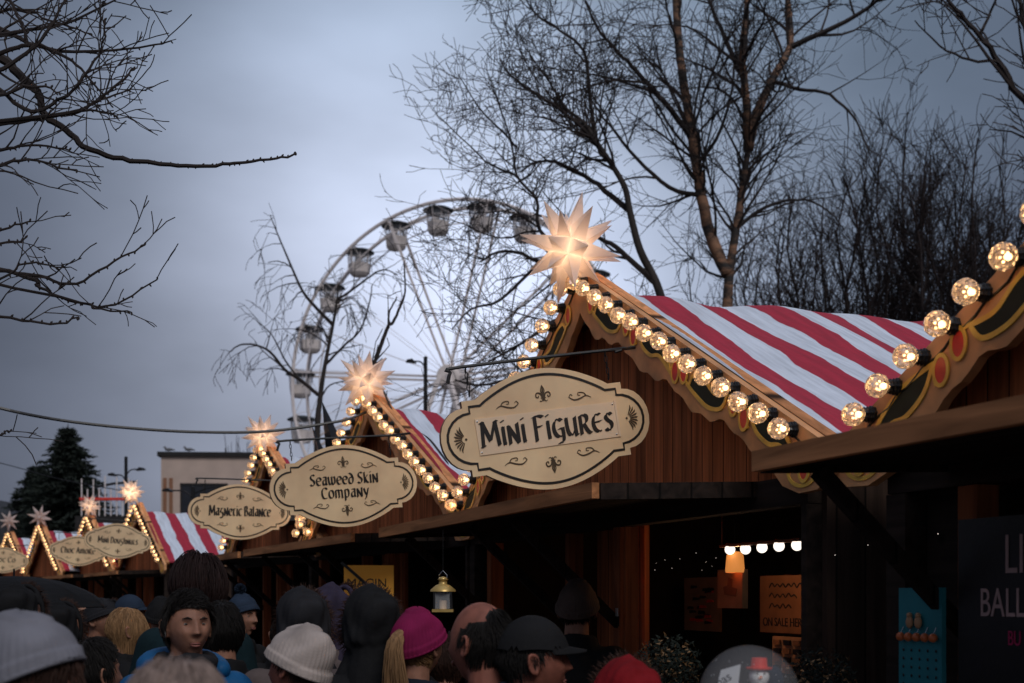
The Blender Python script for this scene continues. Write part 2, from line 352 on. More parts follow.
# ------------------------------------------------------------------ uncial lettering
G = {
 'M': (.95, [[(.0,0),(.10,.95)], [(.10,.95),(.45,.2)], [(.45,.2),(.82,.95)], [(.82,.95),(.92,0)], [(-.06,.03),(.08,.0)], [(.0,.97),(.14,.93)], [(.78,.97),(.92,.93)], [(.86,0),(1.02,.06)]]),
 'i': (.16, [[(.08,.68),(.08,.04),(.16,.0)], [(.0,.66),(.1,.70)], [(.06,.93),(.11,.90)]]),
 'N': (.58, [[(.04,-.04),(.04,.68)], [(.04,.66),(.52,.0)], [(.53,-.02),(.53,.78)], [(-.06,.66),(.07,.72)]]),
 'F': (.55, [[(.08,-.06),(.10,.92)], [(.0,.92),(.34,.95),(.58,.88)], [(.10,.50),(.45,.52)], [(-.02,-.05),(.16,-.02)]]),
 'G': (.56, [arc(.32,.36,.30,.36,50,310,12), [(.30,.32),(.58,.34)], [(.54,.34),(.54,-.02),(.46,-.22),(.22,-.24)]]),
 'U': (.60, [[(.04,.70),(.06,.22),(.18,.02),(.36,.04),(.52,.22)], [(.54,.72),(.54,.0),(.64,.02)], [(-.04,.68),(.07,.72)]]),
 'R': (.58, [[(.06,-.04),(.06,.74)], [(.02,.70),(.26,.76),(.44,.68),(.44,.50),(.30,.38),(.16,.37)], [(.24,.38),(.44,.08),(.62,-.02)]]),
 'E': (.52, [arc(.32,.36,.30,.36,62,300,12), [(.04,.38),(.50,.42)]]),
 'S': (.54, [[(.52,.84),(.38,.94),(.18,.88),(.10,.70),(.20,.54),(.40,.44),(.50,.25),(.38,.04),(.18,.0),(.02,.12)]]),
 'e': (.50, [arc(.30,.34,.28,.34,20,310,12), [(.04,.34),(.54,.40)]]),
 'a': (.52, [[(.46,.70),(.44,.10),(.54,.02)], [(.44,.52),(.30,.46),(.12,.40),(.06,.18),(.16,.02),(.30,.06),(.44,.26)], [(.10,.64),(.28,.72),(.44,.66)]]),
 'w': (.80, [[(.0,.70),(.06,.2),(.18,.02),(.32,.08),(.40,.26),(.40,.70)], [(.40,.24),(.50,.02),(.66,.06),(.76,.24),(.74,.62),(.66,.70)]]),
 'd': (.56, [[(.12,.92),(.36,.80),(.52,.54),(.52,.24),(.40,.04),(.22,.0),(.06,.14),(.06,.40),(.20,.56),(.40,.52)]]),
 'k': (.54, [[(.08,.0),(.08,.92)], [(.48,.70),(.14,.38)], [(.16,.40),(.36,.08),(.56,.0)]]),
 'n': (.52, [[(.06,.0),(.06,.70)], [(.06,.56),(.22,.70),(.38,.66),(.44,.50),(.44,.06),(.52,.0)], [(.0,.68),(.06,.72)]]),
 'C': (.60, [[(.62,.78),(.50,.92),(.28,.92),(.08,.72),(.04,.40),(.14,.10),(.36,.0),(.58,.08)]]),
 'o': (.54, [arc(.28,.35,.26,.34,0,360,16)]),
 'm': (.84, [[(.06,.0),(.06,.68)], [(.06,.54),(.18,.68),(.32,.68),(.40,.54),(.40,.0)], [(.40,.54),(.54,.68),(.68,.66),(.76,.50),(.76,.06),(.84,.0)]]),
 'p': (.54, [[(.08,-.26),(.08,.70)], [(.08,.56),(.28,.72),(.46,.60),(.50,.34),(.40,.08),(.22,.0),(.08,.10)]]),
 'y': (.54, [[(.02,.70),(.12,.36),(.28,.14)], [(.52,.70),(.36,.24),(.20,-.14),(.04,-.26)]]),
 'g': (.54, [[(.06,.68),(.50,.70)], [(.28,.68),(.08,.46),(.12,.30),(.34,.30),(.48,.12),(.42,-.14),(.22,-.26),(.04,-.16)]]),
 't': (.46, [[(.0,.66),(.46,.70)], [(.22,.68),(.10,.36),(.14,.08),(.30,.0),(.44,.08)]]),
 'c': (.46, [arc(.30,.35,.27,.35,50,310,12)]),
 'B': (.58, [[(.08,.0),(.08,.94)], [(.02,.92),(.30,.96),(.46,.82),(.42,.60),(.20,.52)], [(.20,.52),(.44,.48),(.56,.26),(.42,.04),(.20,.0),(.06,.04)]]),
 'l': (.20, [[(.08,.94),(.08,.08),(.18,.0)]]),
 'D': (.64, [[(.08,.0),(.08,.94)], [(.0,.92),(.34,.92),(.58,.70),(.60,.36),(.46,.08),(.24,.0),(.04,.03)]]),
 'u': (.54, [[(.04,.70),(.06,.20),(.18,.02),(.34,.06),(.46,.24)], [(.48,.70),(.48,.06),(.56,.0)]]),
 'h': (.54, [[(.08,.0),(.08,.94)], [(.08,.52),(.24,.68),(.40,.64),(.46,.48),(.46,.08),(.54,.0)]]),
 's': (.42, [[(.42,.62),(.30,.70),(.14,.66),(.08,.54),(.20,.40),(.34,.32),(.40,.18),(.30,.02),(.12,.0),(.02,.08)]]),
 'A': (.66, [[(.0,.0),(.14,.30),(.36,.94)], [(.34,.94),(.52,.40),(.68,.0)], [(.14,.34),(.52,.34)]]),
 'r': (.42, [[(.08,.0),(.08,.70)], [(.08,.50),(.22,.68),(.42,.66)]]),
}
def lettering(mb, text, x0, x1, zb, h, y, pen=.15, mi=0, tf=None):
    adv = []; tot = 0
    for ch in text:
        w = .34 if ch == ' ' else G[ch][0]+.20
        adv.append(w); tot += w
    sx = (x1-x0)/tot; x = x0
    for ch, w in zip(text, adv):
        if ch != ' ':
            for k, st in enumerate(G[ch][1]):
                p = cat2(st, 3) if len(st) > 2 else st
                pts = [(x+(a+.05)*sx, zb+b*h) for a,b in p]
                mb.nib(pts, pen*h, y=y-.0003*k, th=.0012, mi=mi, tf=tf, thin=.30)
        x += w*sx

# ------------------------------------------------------------------ the setting
g = MB(); g.add([(-400,-60,0),(400,-60,0),(400,600,0),(-400,600,0)], [(0,1,2,3)])
g.build('ground', M['ground'])['kind'] = 'structure'

# ------------------------------------------------------------------ market stalls
AZ = 3.375; SL = .5; RZ = 3.19; RS = .395; HW = 2.1; DEP = 2.08
def topz(u): return AZ-SL*abs(u)
def canz(u):
    a = RZ; b = AZ-.004-SL*abs(u); k = .05; h = max(0, min(1, .5+.5*(b-a)/k))
    return b*(1-h)+a*h-k*h*(1-h)
def bargeboard(side, parent):
    """painted board with scalloped lower edge along one half of the gable"""
    top = [(0,AZ),(HW+.07,topz(HW+.07))]
    tail = [(HW+.13,2.26),(HW+.12,2.17),(HW+.05,2.12),(HW-.07,2.115),(HW-.18,2.15),(HW-.26,2.22)]
    low = []
    n = 46
    for i in range(n+1):
        u = (HW-.30)*(1-i/n)
        s = u/.50
        ph = s-math.floor(s)
        w = .205+.045*abs(sin(pi*s))+.010*sin(6*pi*s)-.03*max(0,u-1.2)/.6+.03*max(0,1-abs(u-.16)/.12)
        if u < .12: w += 0
        low.append((u, topz(u)-w))
    poly = top+tail+low
    poly = [(side*x, z) for x,z in poly]
    mb = MB(); mb.prism(poly, -.035, 0)
    o = mb.build('bargeboard', M['board'], parent)
    pm = MB()
    def tf(v):
        return v
    def loc(s, w):  # along slope from the apex, below the top edge
        u = s*cos(atan2(SL,1)); return (side*(u), topz(u)-w)
    y = -.038
    for k in range(4):
        s0 = .16+k*.56
        flip = (-1)**k
        def L2(a, b): return loc(s0+a, b if flip > 0 else .235-b)
        # leaf with yellow outline
        up = cat2([L2(.05,.16),L2(.10,.10),L2(.20,.085),L2(.30,.11),L2(.42,.075)],5)
        dn = cat2([L2(.42,.075),L2(.36,.15),L2(.24,.185),L2(.13,.175),L2(.05,.16)],5)
        leaf = up+dn[1:-1]
        try: pm.prism(leaf if side*flip < 0 else leaf[::-1], y, y+.0025, 1)
        except Exception: pass
        pm.stroke(up, .017, y=y-.002, th=.004, mi=0); pm.stroke(dn, .017, y=y-.0025, th=.0045, mi=0)
        pm.stroke(cat2([L2(.42,.075),L2(.47,.06),L2(.50,.10),L2(.46,.12)],5), .015, .009, y=y-.003, th=.005, mi=0)
        pm.stroke(cat2([L2(.05,.16),L2(.01,.14),L2(.0,.10),L2(.04,.09)],5), .015, .009, y=y-.003, th=.005, mi=0)
        for (a,b) in ((.005,.115),(.475,.095)):
            c = L2(a,b); e = [(c[0]+.029*cos(t*pi/9), c[1]+.041*sin(t*pi/9)) for t in range(18)]
            pm.prism(e, y-.0035, y-.001, 2)
            e2 = e+[e[0]]
            pm.stroke([(c[0]+(p[0]-c[0])*1.15, c[1]+(p[1]-c[1])*1.12) for p in e2], .013, y=y-.005, th=.004, mi=0)
    # tail scroll
    c = (side*(HW-.04), 2.20)
    pm.stroke([(c[0]+.10*cos(radians(t)), c[1]+.06*sin(radians(t))) for t in range(180,361,15)], .014, y=y-.001, th=.003, mi=0)
    pm.prism([(c[0]+.03*cos(t*pi/8), c[1]+.012+.03*sin(t*pi/8)) for t in range(16)], y-.002, y, 2)
    pm.build('painted_ornament', [M['yellow'],M['green'],M['redp']], o)
    return o

def bulb_meshes():
    # axis along -y : socket at y 0 .. -.045, globe centre at -.075
    R = Matrix.Rotation(radians(90), 4, 'X')  # local z -> -y
    g = MB(); r = .0375
    prof = []
    for i in range(13):
        th = pi*(.12+.88*i/12); prof.append((max(.0004, r*sin(th)*(1+.03*(i%2))), .075-r*cos(th)))
    prof[0] = (.018, .043)
    g.lathe(prof, 20, 0, R, rib=.035)
    c = MB()
    c.lathe([(.024,0),(.026,.012),(.021,.016),(.024,.022),(.019,.026),(.022,.033),(.016,.044),(.001,.046)], 18, 0, R, rib=.14)
    f = MB(); f.sphere((0,0,.054), .0110, 8, 6, 0, sc=(1,1,1.1), M4=R)
    for a in range(5):
        t = a*2*pi/5; f.sphere((.014*cos(t), .014*sin(t), .070), .0042, 6, 4, 0, M4=R)
    return g, c, f
bg, bc, bf = bulb_meshes()
def make_bulb(parent):
    o = bg.build('light_bulb', M['bulb'], parent, smooth=False)
    bc.build('socket', M['collar'], o); bf.build('filament', M['led'], o)
    return o

def make_stall(canvas, label, detail=True):
    t = empty('market_stall', label=label, cat='stall', group='wooden market stalls in a row')
    # gable wall above the opening, recessed
    w = MB(); y0, y1 = .10, .125
    zb = 2.16
    w.prism([(-2.0,zb),(2.0,zb),(2.0,2.34),(.36,RZ-.05),(-.36,RZ-.05),(-2.0,2.34)], y0, y1)
    # closed strips beside the opening and the low wall under the counter
    w.box(-.24,.34,y0+.06,y1+.06,.0,zb-.001)
    w.box(-1.559,-.241,y0,y1,0,.98); w.box(.341,1.961,y0,y1,0,.98)
    w.build('front_wall', M['plank'], t)
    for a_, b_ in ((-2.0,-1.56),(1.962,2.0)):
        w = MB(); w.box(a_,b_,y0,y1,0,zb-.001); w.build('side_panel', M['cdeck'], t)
    sw = MB()
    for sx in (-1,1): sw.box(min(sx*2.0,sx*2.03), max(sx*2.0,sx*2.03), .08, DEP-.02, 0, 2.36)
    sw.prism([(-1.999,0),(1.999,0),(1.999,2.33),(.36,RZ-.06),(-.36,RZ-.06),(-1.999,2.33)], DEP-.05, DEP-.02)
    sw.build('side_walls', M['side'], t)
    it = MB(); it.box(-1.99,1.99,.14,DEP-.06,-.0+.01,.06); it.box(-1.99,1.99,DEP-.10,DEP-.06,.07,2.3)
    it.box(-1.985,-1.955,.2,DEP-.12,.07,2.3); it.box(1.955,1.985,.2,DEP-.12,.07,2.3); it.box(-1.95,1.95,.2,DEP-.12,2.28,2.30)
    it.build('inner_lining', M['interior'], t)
    # roof : two wavy canvas slopes
    for s in (-1,1):
        r = MB(); nu, nv = 34, 26; vs = []
        for layer in (0,1):
            for i in range(nu+1):
                for j in range(nv+1):
                    u = (HW+.05)*i/nu; d = -.0+(DEP+.06)*j/nv
                    sag = .018*sin(7*d+2*u)*sin(pi*min(1,i/nu*1.0))+.010*sin(11*d-3*u)
                    vs.append((s*u, d, canz(u)+.006+sag*(.3+.7*min(1,j/4))-.012*layer))
        N = (nu+1)*(nv+1); fs = []
        for i in range(nu):
            for j in range(nv):
                a = i*(nv+1)+j; q = (a, a+nv+1, a+nv+2, a+1)
                fs += [q if s > 0 else q[::-1], tuple(x+N for x in (q[::-1] if s > 0 else q))]
        for i in range(nu):
            for j in (0,nv):
                a = i*(nv+1)+j; b = a+nv+1; fs.append((a,b,b+N,a+N))
        for j in range(nv):
            for i in (0,nu):
                a = i*(nv+1)+j; b = a+1; fs.append((a,b,b+N,a+N))
        r.add(vs, fs); r.build('roof', canvas, t, smooth=True)
    rm = MB()
    for s in (-1,1): rm.beam((s*.0,.030,AZ-.012),(s*(HW+.06),.030,topz(HW+.06)-.012), .060, .030)
    rm.build('verge_board', M['fascia'], t)
    for s in (-1,1): bargeboard(s, t)
    # canopy (propped hatch)
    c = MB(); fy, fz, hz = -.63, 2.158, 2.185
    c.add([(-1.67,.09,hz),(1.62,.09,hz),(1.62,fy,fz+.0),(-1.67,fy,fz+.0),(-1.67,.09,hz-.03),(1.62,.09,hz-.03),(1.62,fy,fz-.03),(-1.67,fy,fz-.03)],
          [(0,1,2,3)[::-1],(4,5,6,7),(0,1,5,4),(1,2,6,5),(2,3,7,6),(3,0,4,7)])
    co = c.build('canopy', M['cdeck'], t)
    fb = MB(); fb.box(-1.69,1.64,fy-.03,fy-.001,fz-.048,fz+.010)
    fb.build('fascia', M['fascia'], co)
    for sx in (-1.685,1.635):
        fe = MB(); fe.beam((sx,fy+.002,fz-.022),(sx,.085,hz-.022),.026,.06); fe.build('edge_rail', M['cdeck'], co)
    rs = MB(); rnd = random.Random(3)
    for k in range(150):
        x = rnd.uniform(-1.6,1.6); yy = rnd.uniform(fy,.05); rs.sphere((x,yy,fz+(hz-fz)*(yy-fy)/(.09-fy)+.004), rnd.uniform(.003,.008), 4, 3, 0)
    rs.build('leaf_litter', M['bark'], co)['kind'] = 'stuff'
    hb = MB(); hb.box(-2.0,2.0,.02,.098,zb-.075,zb+.03); hb.build('lintel', M['cdeck'], t)
    for (x, wd) in ((-1.95,.10),(-1.60,.085),(-.30,.055),(.335,.075),(1.982,.035)):
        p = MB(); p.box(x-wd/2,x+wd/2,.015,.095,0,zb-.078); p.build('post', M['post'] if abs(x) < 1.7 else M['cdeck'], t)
    p2 = MB(); p2.box(.385,.405,.03,.095,0,zb-.078); p2.build('door_frame', M['post'], t)
    for x in (-1.58,-.30,.35):
        b = MB(); b.beam((x,.02,1.62),(x,fy+.12,fz-.05),.035,.045); b.build('brace', M['cdeck'], t)
    k = MB(); k.box(-1.9,-.3,-.22,.1,.985,1.02); k.box(.48,1.92,-.22,.1,.985,1.02); k.build('counter', M['post'], t)
    # bulbs
    ca = atan2(SL,1); first = None; brnd = random.Random(12)
    for s in (-1,1):
        for i in range(15):
            d = .09+i*.1535; u = d*cos(ca)
            if first is None: first = make_bulb(t); o = first
            else: o = copy_tree(first, t)
            o.location = (s*u, -.034, topz(u)-.030); o.rotation_euler = (brnd.gauss(0,.06), brnd.uniform(0,6), brnd.gauss(0,.09))
    for s in (-1,1):
        cb = MB(); pts = []
        for i in range(15):
            d = .09+i*.1535
            for dd, sag in ((0,0),(.05,-.010),(.10,-.009)):
                u = (d+dd)*cos(ca)
                if u > HW: continue
                pts.append((s*u, -.038, topz(u)-.052+sag+brnd.gauss(0,.002)))
        cb.tube(pts, .0042, 5); cb.build('bulb_cable', M['black'], t)
    return t
def face(a):  # heading (a, -sqrt(1-a2)) for local +x
    return atan2(-sqrt(1-a*a), a)
STALLS = [  # x, y, a, canvas, label
 (.373,6.506,.33,'stripeW','wooden stall with the biggest star lantern and a full striped roof slope'),
 (1.868,2.352,.33,'stripeW','nearest wooden stall, cut by the right edge, with the largest bulbs'),
 (-1.104,10.25,.40,'stripeR','third nearest wooden stall, a black wire hanging across its striped roof'),
 (-2.57,13.7,.40,'stripeR','wooden stall half hidden behind the oval signs, fourth nearest, left of the bare birch'),
 (-6.4,22.3,.45,'stripeR2','wooden stall in front of the cream building, its red and white roof showing seven stripes'),
 (-8.33,25.7,.48,'stripeR2','wooden stall with a glowing star in front of the spruce, fifth from the far end to the building'),
 (-10.4,28.8,.50,'stripeR2','far wooden stall under the larger of the two unlit pale stars'),
 (-12.4,32.2,.52,'stripeR2','farthest wooden stall at the left edge under the leftmost unlit star'),
]
STALLS[5] = STALLS[5][:4]+('wooden stall with a dimly glowing star, just right of the spruce foot',)
protos = {}; stall_objs = []
for i, (x, y, a, cv, lb) in enumerate(STALLS):
    if not protos: t = make_stall(M[cv], lb); protos['p'] = (t, cv)
    else:
        t = copy_tree(protos['p'][0])
        if cv != protos['p'][1]:
            for ch in t.children:
                if ch.name.startswith('roof'):
                    ch.data = protos.setdefault((cv, ch.data.name.split('.')[0], ch.name.split('.')[0], ch.data.name), None) or ch.data.copy()
                    ch.data.materials[0] = M[cv]
        t['label'] = lb
    t.location = (x, y, 0); t.rotation_euler = (0,0,face(a)); stall_objs.append(t)
bpy.context.view_layer.update()
def SW(i, p):
    x, y, a = STALLS[i][:3]; return Matrix.Translation((x,y,0)) @ Matrix.Rotation(face(a),4,'Z') @ Vector(p)

# ------------------------------------------------------------------ star lanterns
def star_mesh():
    bm = bmesh.new(); q = 1+sqrt(2)
    vs = set()
    for sx in (-1,1):
        for sy in (-1,1):
            for sz in (-1,1):
                vs |= {(sx,sy,sz*q),(sx,sy*q,sz),(sx*q,sy,sz)}
    for v in vs: bm.verts.new(v)
    bmesh.ops.convex_hull(bm, input=bm.verts)
    bmesh.ops.dissolve_limit(bm, angle_limit=radians(3), verts=bm.verts, edges=bm.edges)
    rnd = random.Random(5)
    for f in list(bm.faces):
        n = f.normal.copy(); c = f.calc_center_median()
        h = (4.6 if len(f.verts) == 4 else 3.7)*rnd.uniform(.92,1.1)
        r = bmesh.ops.poke(bm, faces=[f]); r['verts'][0].co = c+n*h
    bmesh.ops.scale(bm, vec=(1/6.9,)*3, verts=bm.verts)
    me = bpy.data.meshes.new('star_body'); bm.to_mesh(me); bm.free(); me.materials.append(M['paper']); return me
star_me = star_mesh()
ST = [(0,570,248,.262,1.35,'largest glowing white star lantern on the gable beside the birch trees'),
      (2,366,381,.245,1.0,'glowing star lantern above the third stall, left of the ferris wheel hub'),
      (3,263,435,.235,1.0,'glowing star lantern right of the cream building'),
      (4,131,492,.24,1.9,'bright orange star lantern beside the dark lamp post, left of the cream building'),
      (5,90,506,.24,.9,'dim orange star lantern at the right foot of the spruce'),
      (6,40,517,.27,0,'unlit pale star in front of the spruce'),
      (7,9,521,.26,0,'unlit pale star at the left edge of the photo')]
for (si,px,py,r,pw,lb) in ST:
    x, y, a = STALLS[si][:3]
    Yd = y-.13
    c = P(px,py,Yd)
    t = empty('star_lantern', (c.x,c.y,c.z), 0, lb, 'star lantern', 'star lanterns on the stall gables')
    o = bpy.data.objects.new('star_body', star_me); COL.objects.link(o); o.parent = t
    o.scale = (r,)*3; o.rotation_euler = (radians(12+si*7), radians(9+si*11), radians(20+si*23))
    ap = SW(si,(0,.03,AZ-.05))
    pm = MB(); pm.tube([(0,0,-.02),(ap.x-c.x,ap.y-c.y,ap.z-c.z)], .010, 6); pm.build('pole', M['iron'], t)
    if pw:
        l = bpy.data.lights.new('star_lamp','POINT'); l.energy = pw; l.color = (1,.80,.58); l.shadow_soft_size = .07
        lo = bpy.data.objects.new('lamp', l); COL.objects.link(lo); lo.parent = t; lo.location = (0,-.02,-.015)

# ------------------------------------------------------------------ hanging oval signs
def sign_outline(o):
    """outline offset outward by o (sign width 1)"""
    q = []
    # right lobe, top to bottom handled by mirroring
    a = [( .300+o*.6, .150+o)]
    cen = arc(0, -.14-.0, .43, .40+o, 90-0, 90-0, 1)
    top = []
    n = 14
    for k in range(n+1):
        x = (.300+o*.6)*k/n
        z = (.150+o)+(.112)*cos(pi/2*(x/(.300+o*.6)))**.9 if k < n else .150+o
        top.append((x,z))
    qd = top+[(.352+o, .150+o), (.352+o, .120+o*.9)]
    qd += [(.352+o+(.118)*sin(radians(t)), (.120+o*.9)*cos(radians(t))) for t in range(15,91,15)]
    full = qd+[(x,-z) for x,z in qd[::-1][1:]]
    full += [(-x,z) for x,z in full[::-1][1:-1]]
    return [(x,z*.92) for x,z in full]
def fleur(mb, cx, cz, s, up, y, mi):
    f = 1 if up else -1
    def T(p): return [(cx+a*s, cz+f*b*s) for a,b in p]
    mb.stroke(T([(0,-.35),(-.0,.1),(0,.65)]), .16*s, y=y, mi=mi, taper=True)
    mb.stroke(T(cat2([(0,.62),(-.12,.3),(0,.0)],4)), .05*s, y=y-.0002, mi=mi)
    mb.stroke(T(cat2([(0,.62),(.12,.3),(0,.0)],4)), .05*s, y=y-.0003, mi=mi)
    for m in (-1,1):
        mb.stroke(T(cat2([(m*.04,-.2),(m*.16,.12),(m*.40,.18),(m*.48,-.02),(m*.34,-.10),(m*.30,.02)],5)), .10*s, .05*s, y=y-.0004-.0001*m, mi=mi)
        mb.stroke(T(cat2([(m*.03,-.1),(m*.12,-.34),(m*.26,-.30)],4)), .06*s, .03*s, y=y-.0007-.0001*m, mi=mi)
    mb.stroke(T([(-.16,-.14),(.16,-.14)]), .05*s, y=y-.0009, mi=mi)
def flourish(mb, cx, cz, s, m, y, mi, v=1):
    def T(p): return [(cx+m*a*s, cz+v*b*s) for a,b in p]
    mb.stroke(T(cat2([(-.9,.0),(-.5,-.24),(0,-.18),(.5,-.02),(.9,-.2)],5)), .11*s, y=y, mi=mi, taper=True)
    mb.stroke(T(cat2([(.5,-.02),(.30,.22),(-.1,.26),(-.14,.08),(.05,.06)],5)), .08*s, .04*s, y=y-.0003, mi=mi)
    mb.stroke(T(cat2([(-.9,.0),(-.75,.2),(-.6,.08)],4)), .06*s, .03*s, y=y-.0005, mi=mi)
def fan(mb, cx, cz, s, m, y, mi):
    for k in range(9):
        a = radians(-68+k*17); 
        mb.stroke([(cx+m*s*(.25*cos(a)-.25), cz+s*.25*sin(a)), (cx+m*s*(.62*cos(a)-.25+.1), cz+s*.75*sin(a)), (cx+m*s*(.85*cos(a)-.25), cz+s*1.0*sin(a))], .13*s, y=y-.0001*k, mi=mi, taper=True)
    mb.sphere((cx-m*s*.30,y,cz), .09*s, 8, 4, mi, sc=(1,.15,1))
SIGN_W = .95
def make_sign(loc, ang, tilt, texts, label, plate=False, si=0, ornament=True):
    t = empty('hanging_sign', loc, ang, label, 'sign', 'oval stall signs hanging from brackets')
    R = Matrix.Rotation(-tilt, 4, 'Y')
    def tf(v): return R @ v
    W = SIGN_W
    b = MB(); out = [(x*W, z*W) for x,z in sign_outline(.030)]
    b.prism(out, -.0125, .0125, 0, tf, 1)
    bo = b.build('board', [M['signface'],M['signedge']], t)
    ln = MB(); inn = [(x*W,z*W) for x,z in sign_outline(0)]; ln.stroke(inn+[inn[0],inn[1]], .0105, y=-.0150, th=.0024, tf=tf)
    ln.build('border_line', M['ink'], bo)
    # the back shows the same border
    lt = MB()
    yy = -.0150
    if plate:
        pl = MB(); pl.box(-.335*W,.335*W,-.0165,-.0127,-.078*W,.082*W)
        for v in range(len(pl.v)):
            pl.v[v] = tuple(tf(Vector(pl.v[v])))
        pl.build('name_plate', M['plate'], bo)
        sb = MB()
        for x in (.338,): 
            n0 = len(sb.v); sb.box(x*W-.004,x*W+.006,-.019,-.0127,-.078*W,.086*W)
            for v in range(n0,len(sb.v)): sb.v[v] = tuple(tf(Vector(sb.v[v])))
        sb.build('plate_clip', M['plate'], bo)
        yy = -.0185
    for (tx, x0, x1, zb, h, pen) in texts:
        lettering(lt, tx, x0*W, x1*W, zb*W, h*W, yy, pen, 0, tf)
    lt.build('lettering', M['ink'], bo)
    if plate:
        for sx in (-.325,.325):
            for sz in (-.066,.070):
                k_ = MB(); k_.sphere(tf(Vector((sx*W,-.0168,sz*W))), .0042, 8, 6, 0, sc=(1,.4,1)); k_.build('screw', M['chrome'], bo)
    om = MB()
    def orn(fn, nm, *a):
        tmp = MB(); fn(tmp, *a); tmp.v = [tuple(tf(Vector(v))) for v in tmp.v]; tmp.build(nm, M['inkb'], bo)
    orn(fleur, 'fleur_ornament', 0, .148*W, .072*W, True, -.0150, 0); orn(fleur, 'fleur_ornament', 0, -.152*W, .072*W, False, -.0150, 0)
    for m in (-1,1):
        orn(flourish, 'scroll_ornament', m*.175*W, .126*W, .060*W, m, -.0150, 0); orn(flourish, 'scroll_ornament', m*.175*W, -.124*W, .060*W, m, -.0150, 0)
        orn(fan, 'fan_ornament', m*.405*W, 0, .062*W, m, -.0150, 0)
    # bracket rod, hooks and chains
    br = MB(); zr = .315*W
    e0 = tf(Vector((-.36*W,0,zr))); e1 = tf(Vector((.36*W,0,zr)))
    br.tube(smoothed([tf(Vector((-.425*W,0,zr-.06))), tf(Vector((-.405*W,0,zr-.018))), e0, e1, tf(Vector((.385*W,0,zr-.01)))],4), .0075, 6)
    end = tf(Vector((.36*W,0,zr))); br.tube([end, end+Vector((.12,0,.02))], .0075, 6)
    br.build('bracket', M['iron'], t)
    for sx in (-.335,.335):
        ch = MB(); a = tf(Vector((sx*W,0,zr))); zt = .185 if True else 0
        c0 = tf(Vector((sx*W,0,zt*W)))
        nl = 5
        for k in range(nl):
            p = a.lerp(c0, (k+.5)/nl); l = (a-c0).length/nl*.62
            ring = []
            for q in range(9):
                an = 2*pi*q/8
                v = Vector((cos(an)*.006, 0, sin(an)*l)) if k%2 else Vector((0, cos(an)*.006, sin(an)*l))
                ring.append(p+v)
            ch.tube(ring, .0022, 4, cap=False)
        ch.build('chain', M['iron'], t)
    return t
def sgn(px, py, Y): return P(px,py,Y)
# angle: local x along the stall depth direction (perpendicular to its facade)
def dang(a): return face(a)+pi/2
SG = [
 (547,429,5.5,.33,9.5,[('MiNi FiGUREs',-.318,.322,-.043,.110,.18)],'largest oval cream sign with a lettered plate screwed onto it, under the biggest star',True,0),
 (344.5,486,8.1,.40,5.5,[('Seaweed SkiN',-.235,.235,.012,.076,.18),('CompaNy',-.165,.165,-.076,.076,.18)],'oval cream sign with two lines of lettering, left of the third stall',False,2),
 (240,512,12.0,.40,0,[('MagNetic BalaNce',-.30,.30,-.038,.098,.18)],'oval cream sign with one line of lettering in front of the cream building',False,3),
 (118,541,19.0,.45,-3,[('MiNi DoughNuts',-.30,.30,-.038,.098,.18)],'small oval sign left of the seven-striped roof, overlapping another sign',False,4),
 (78,551,22.2,.48,-2,[('Choc AmoRe',-.30,.30,-.042,.115,.19)],'small oval sign partly covered by its right-hand neighbour, near the spruce foot',False,5),
 (3,560,25.5,.50,-2,[('BalaNce'[:0]+'CReam Co',-.25,.25,-.03,.085,.17)],'oval sign cut by the left edge of the photo',False,6),
]
SG[5] = (3,560,25.5,.50,-2,[('Choc Co',-.25,.25,-.042,.115,.19)],SG[5][6],False,6)
for (px,py,Y,a,ti,tx,lb,pl,si) in SG:
    make_sign(P(px,py,Y), dang(a), radians(ti), tx, lb, pl, si)

# ------------------------------------------------------------------ trees
def seg_tree(rnd, mb, start, d, length, r, level, prm, mi=0):
    seg = prm['seg'][level]; n = max(3, int(length/seg)); st = length/n
    pts = [start.copy()]; d = d.normalized(); wig = prm['wig'][level]; tr = prm['trop'][level]
    kink = Vector((rnd.gauss(0,1),rnd.gauss(0,1),rnd.gauss(0,1)))*.05
    for i in range(n):
        d = (d+Vector((rnd.gauss(0,wig),rnd.gauss(0,wig),rnd.gauss(0,wig)))+kink+Vector((0,0,tr))).normalized()
        pts.append(pts[-1]+d*st)
    rm = prm['rmin']; rad = [max(rm, r*(1-.8*i/n)) for i in range(n+1)]
    mb.tube(pts, rad, prm['sides'][level], mi, cap=False)
    if level < prm['max']:
        spawn(rnd, mb, pts, rad, length, level, prm, mi)
def spawn(rnd, mb, pts, rad, length, level, prm, mi=0, start=.2):
    cnt = int(length*prm['dens'][level]+rnd.random())
    n = len(pts)-1
    for k in range(cnt):
        t = start+(1-start)*rnd.random()**.85
        f = t*n; i = min(int(f), n-1); p = pts[i].lerp(pts[i+1], f-i)
        tg = (pts[i+1]-pts[i]).normalized()
        o = Vector((rnd.gauss(0,1),rnd.gauss(0,1),rnd.gauss(0,1))); o = (o-tg*o.dot(tg)).normalized()
        an = radians(rnd.uniform(*prm['ang'])); d = tg*cos(an)+o*sin(an)
        d = (d+Vector((0,0,prm['up'][level]))).normalized()
        ln = prm['len'][level]*rnd.uniform(.45,1.25)*(1.1-.5*t)*(max(.42,min(1,(rad[i]/.035)**.6)) if level == 0 and prm.get('sc',1) else 1)
        seg_tree(rnd, mb, p, d, ln, max(prm['rmin'], min(rad[i]*.6, prm['rl'][level])), level+1, prm, mi)
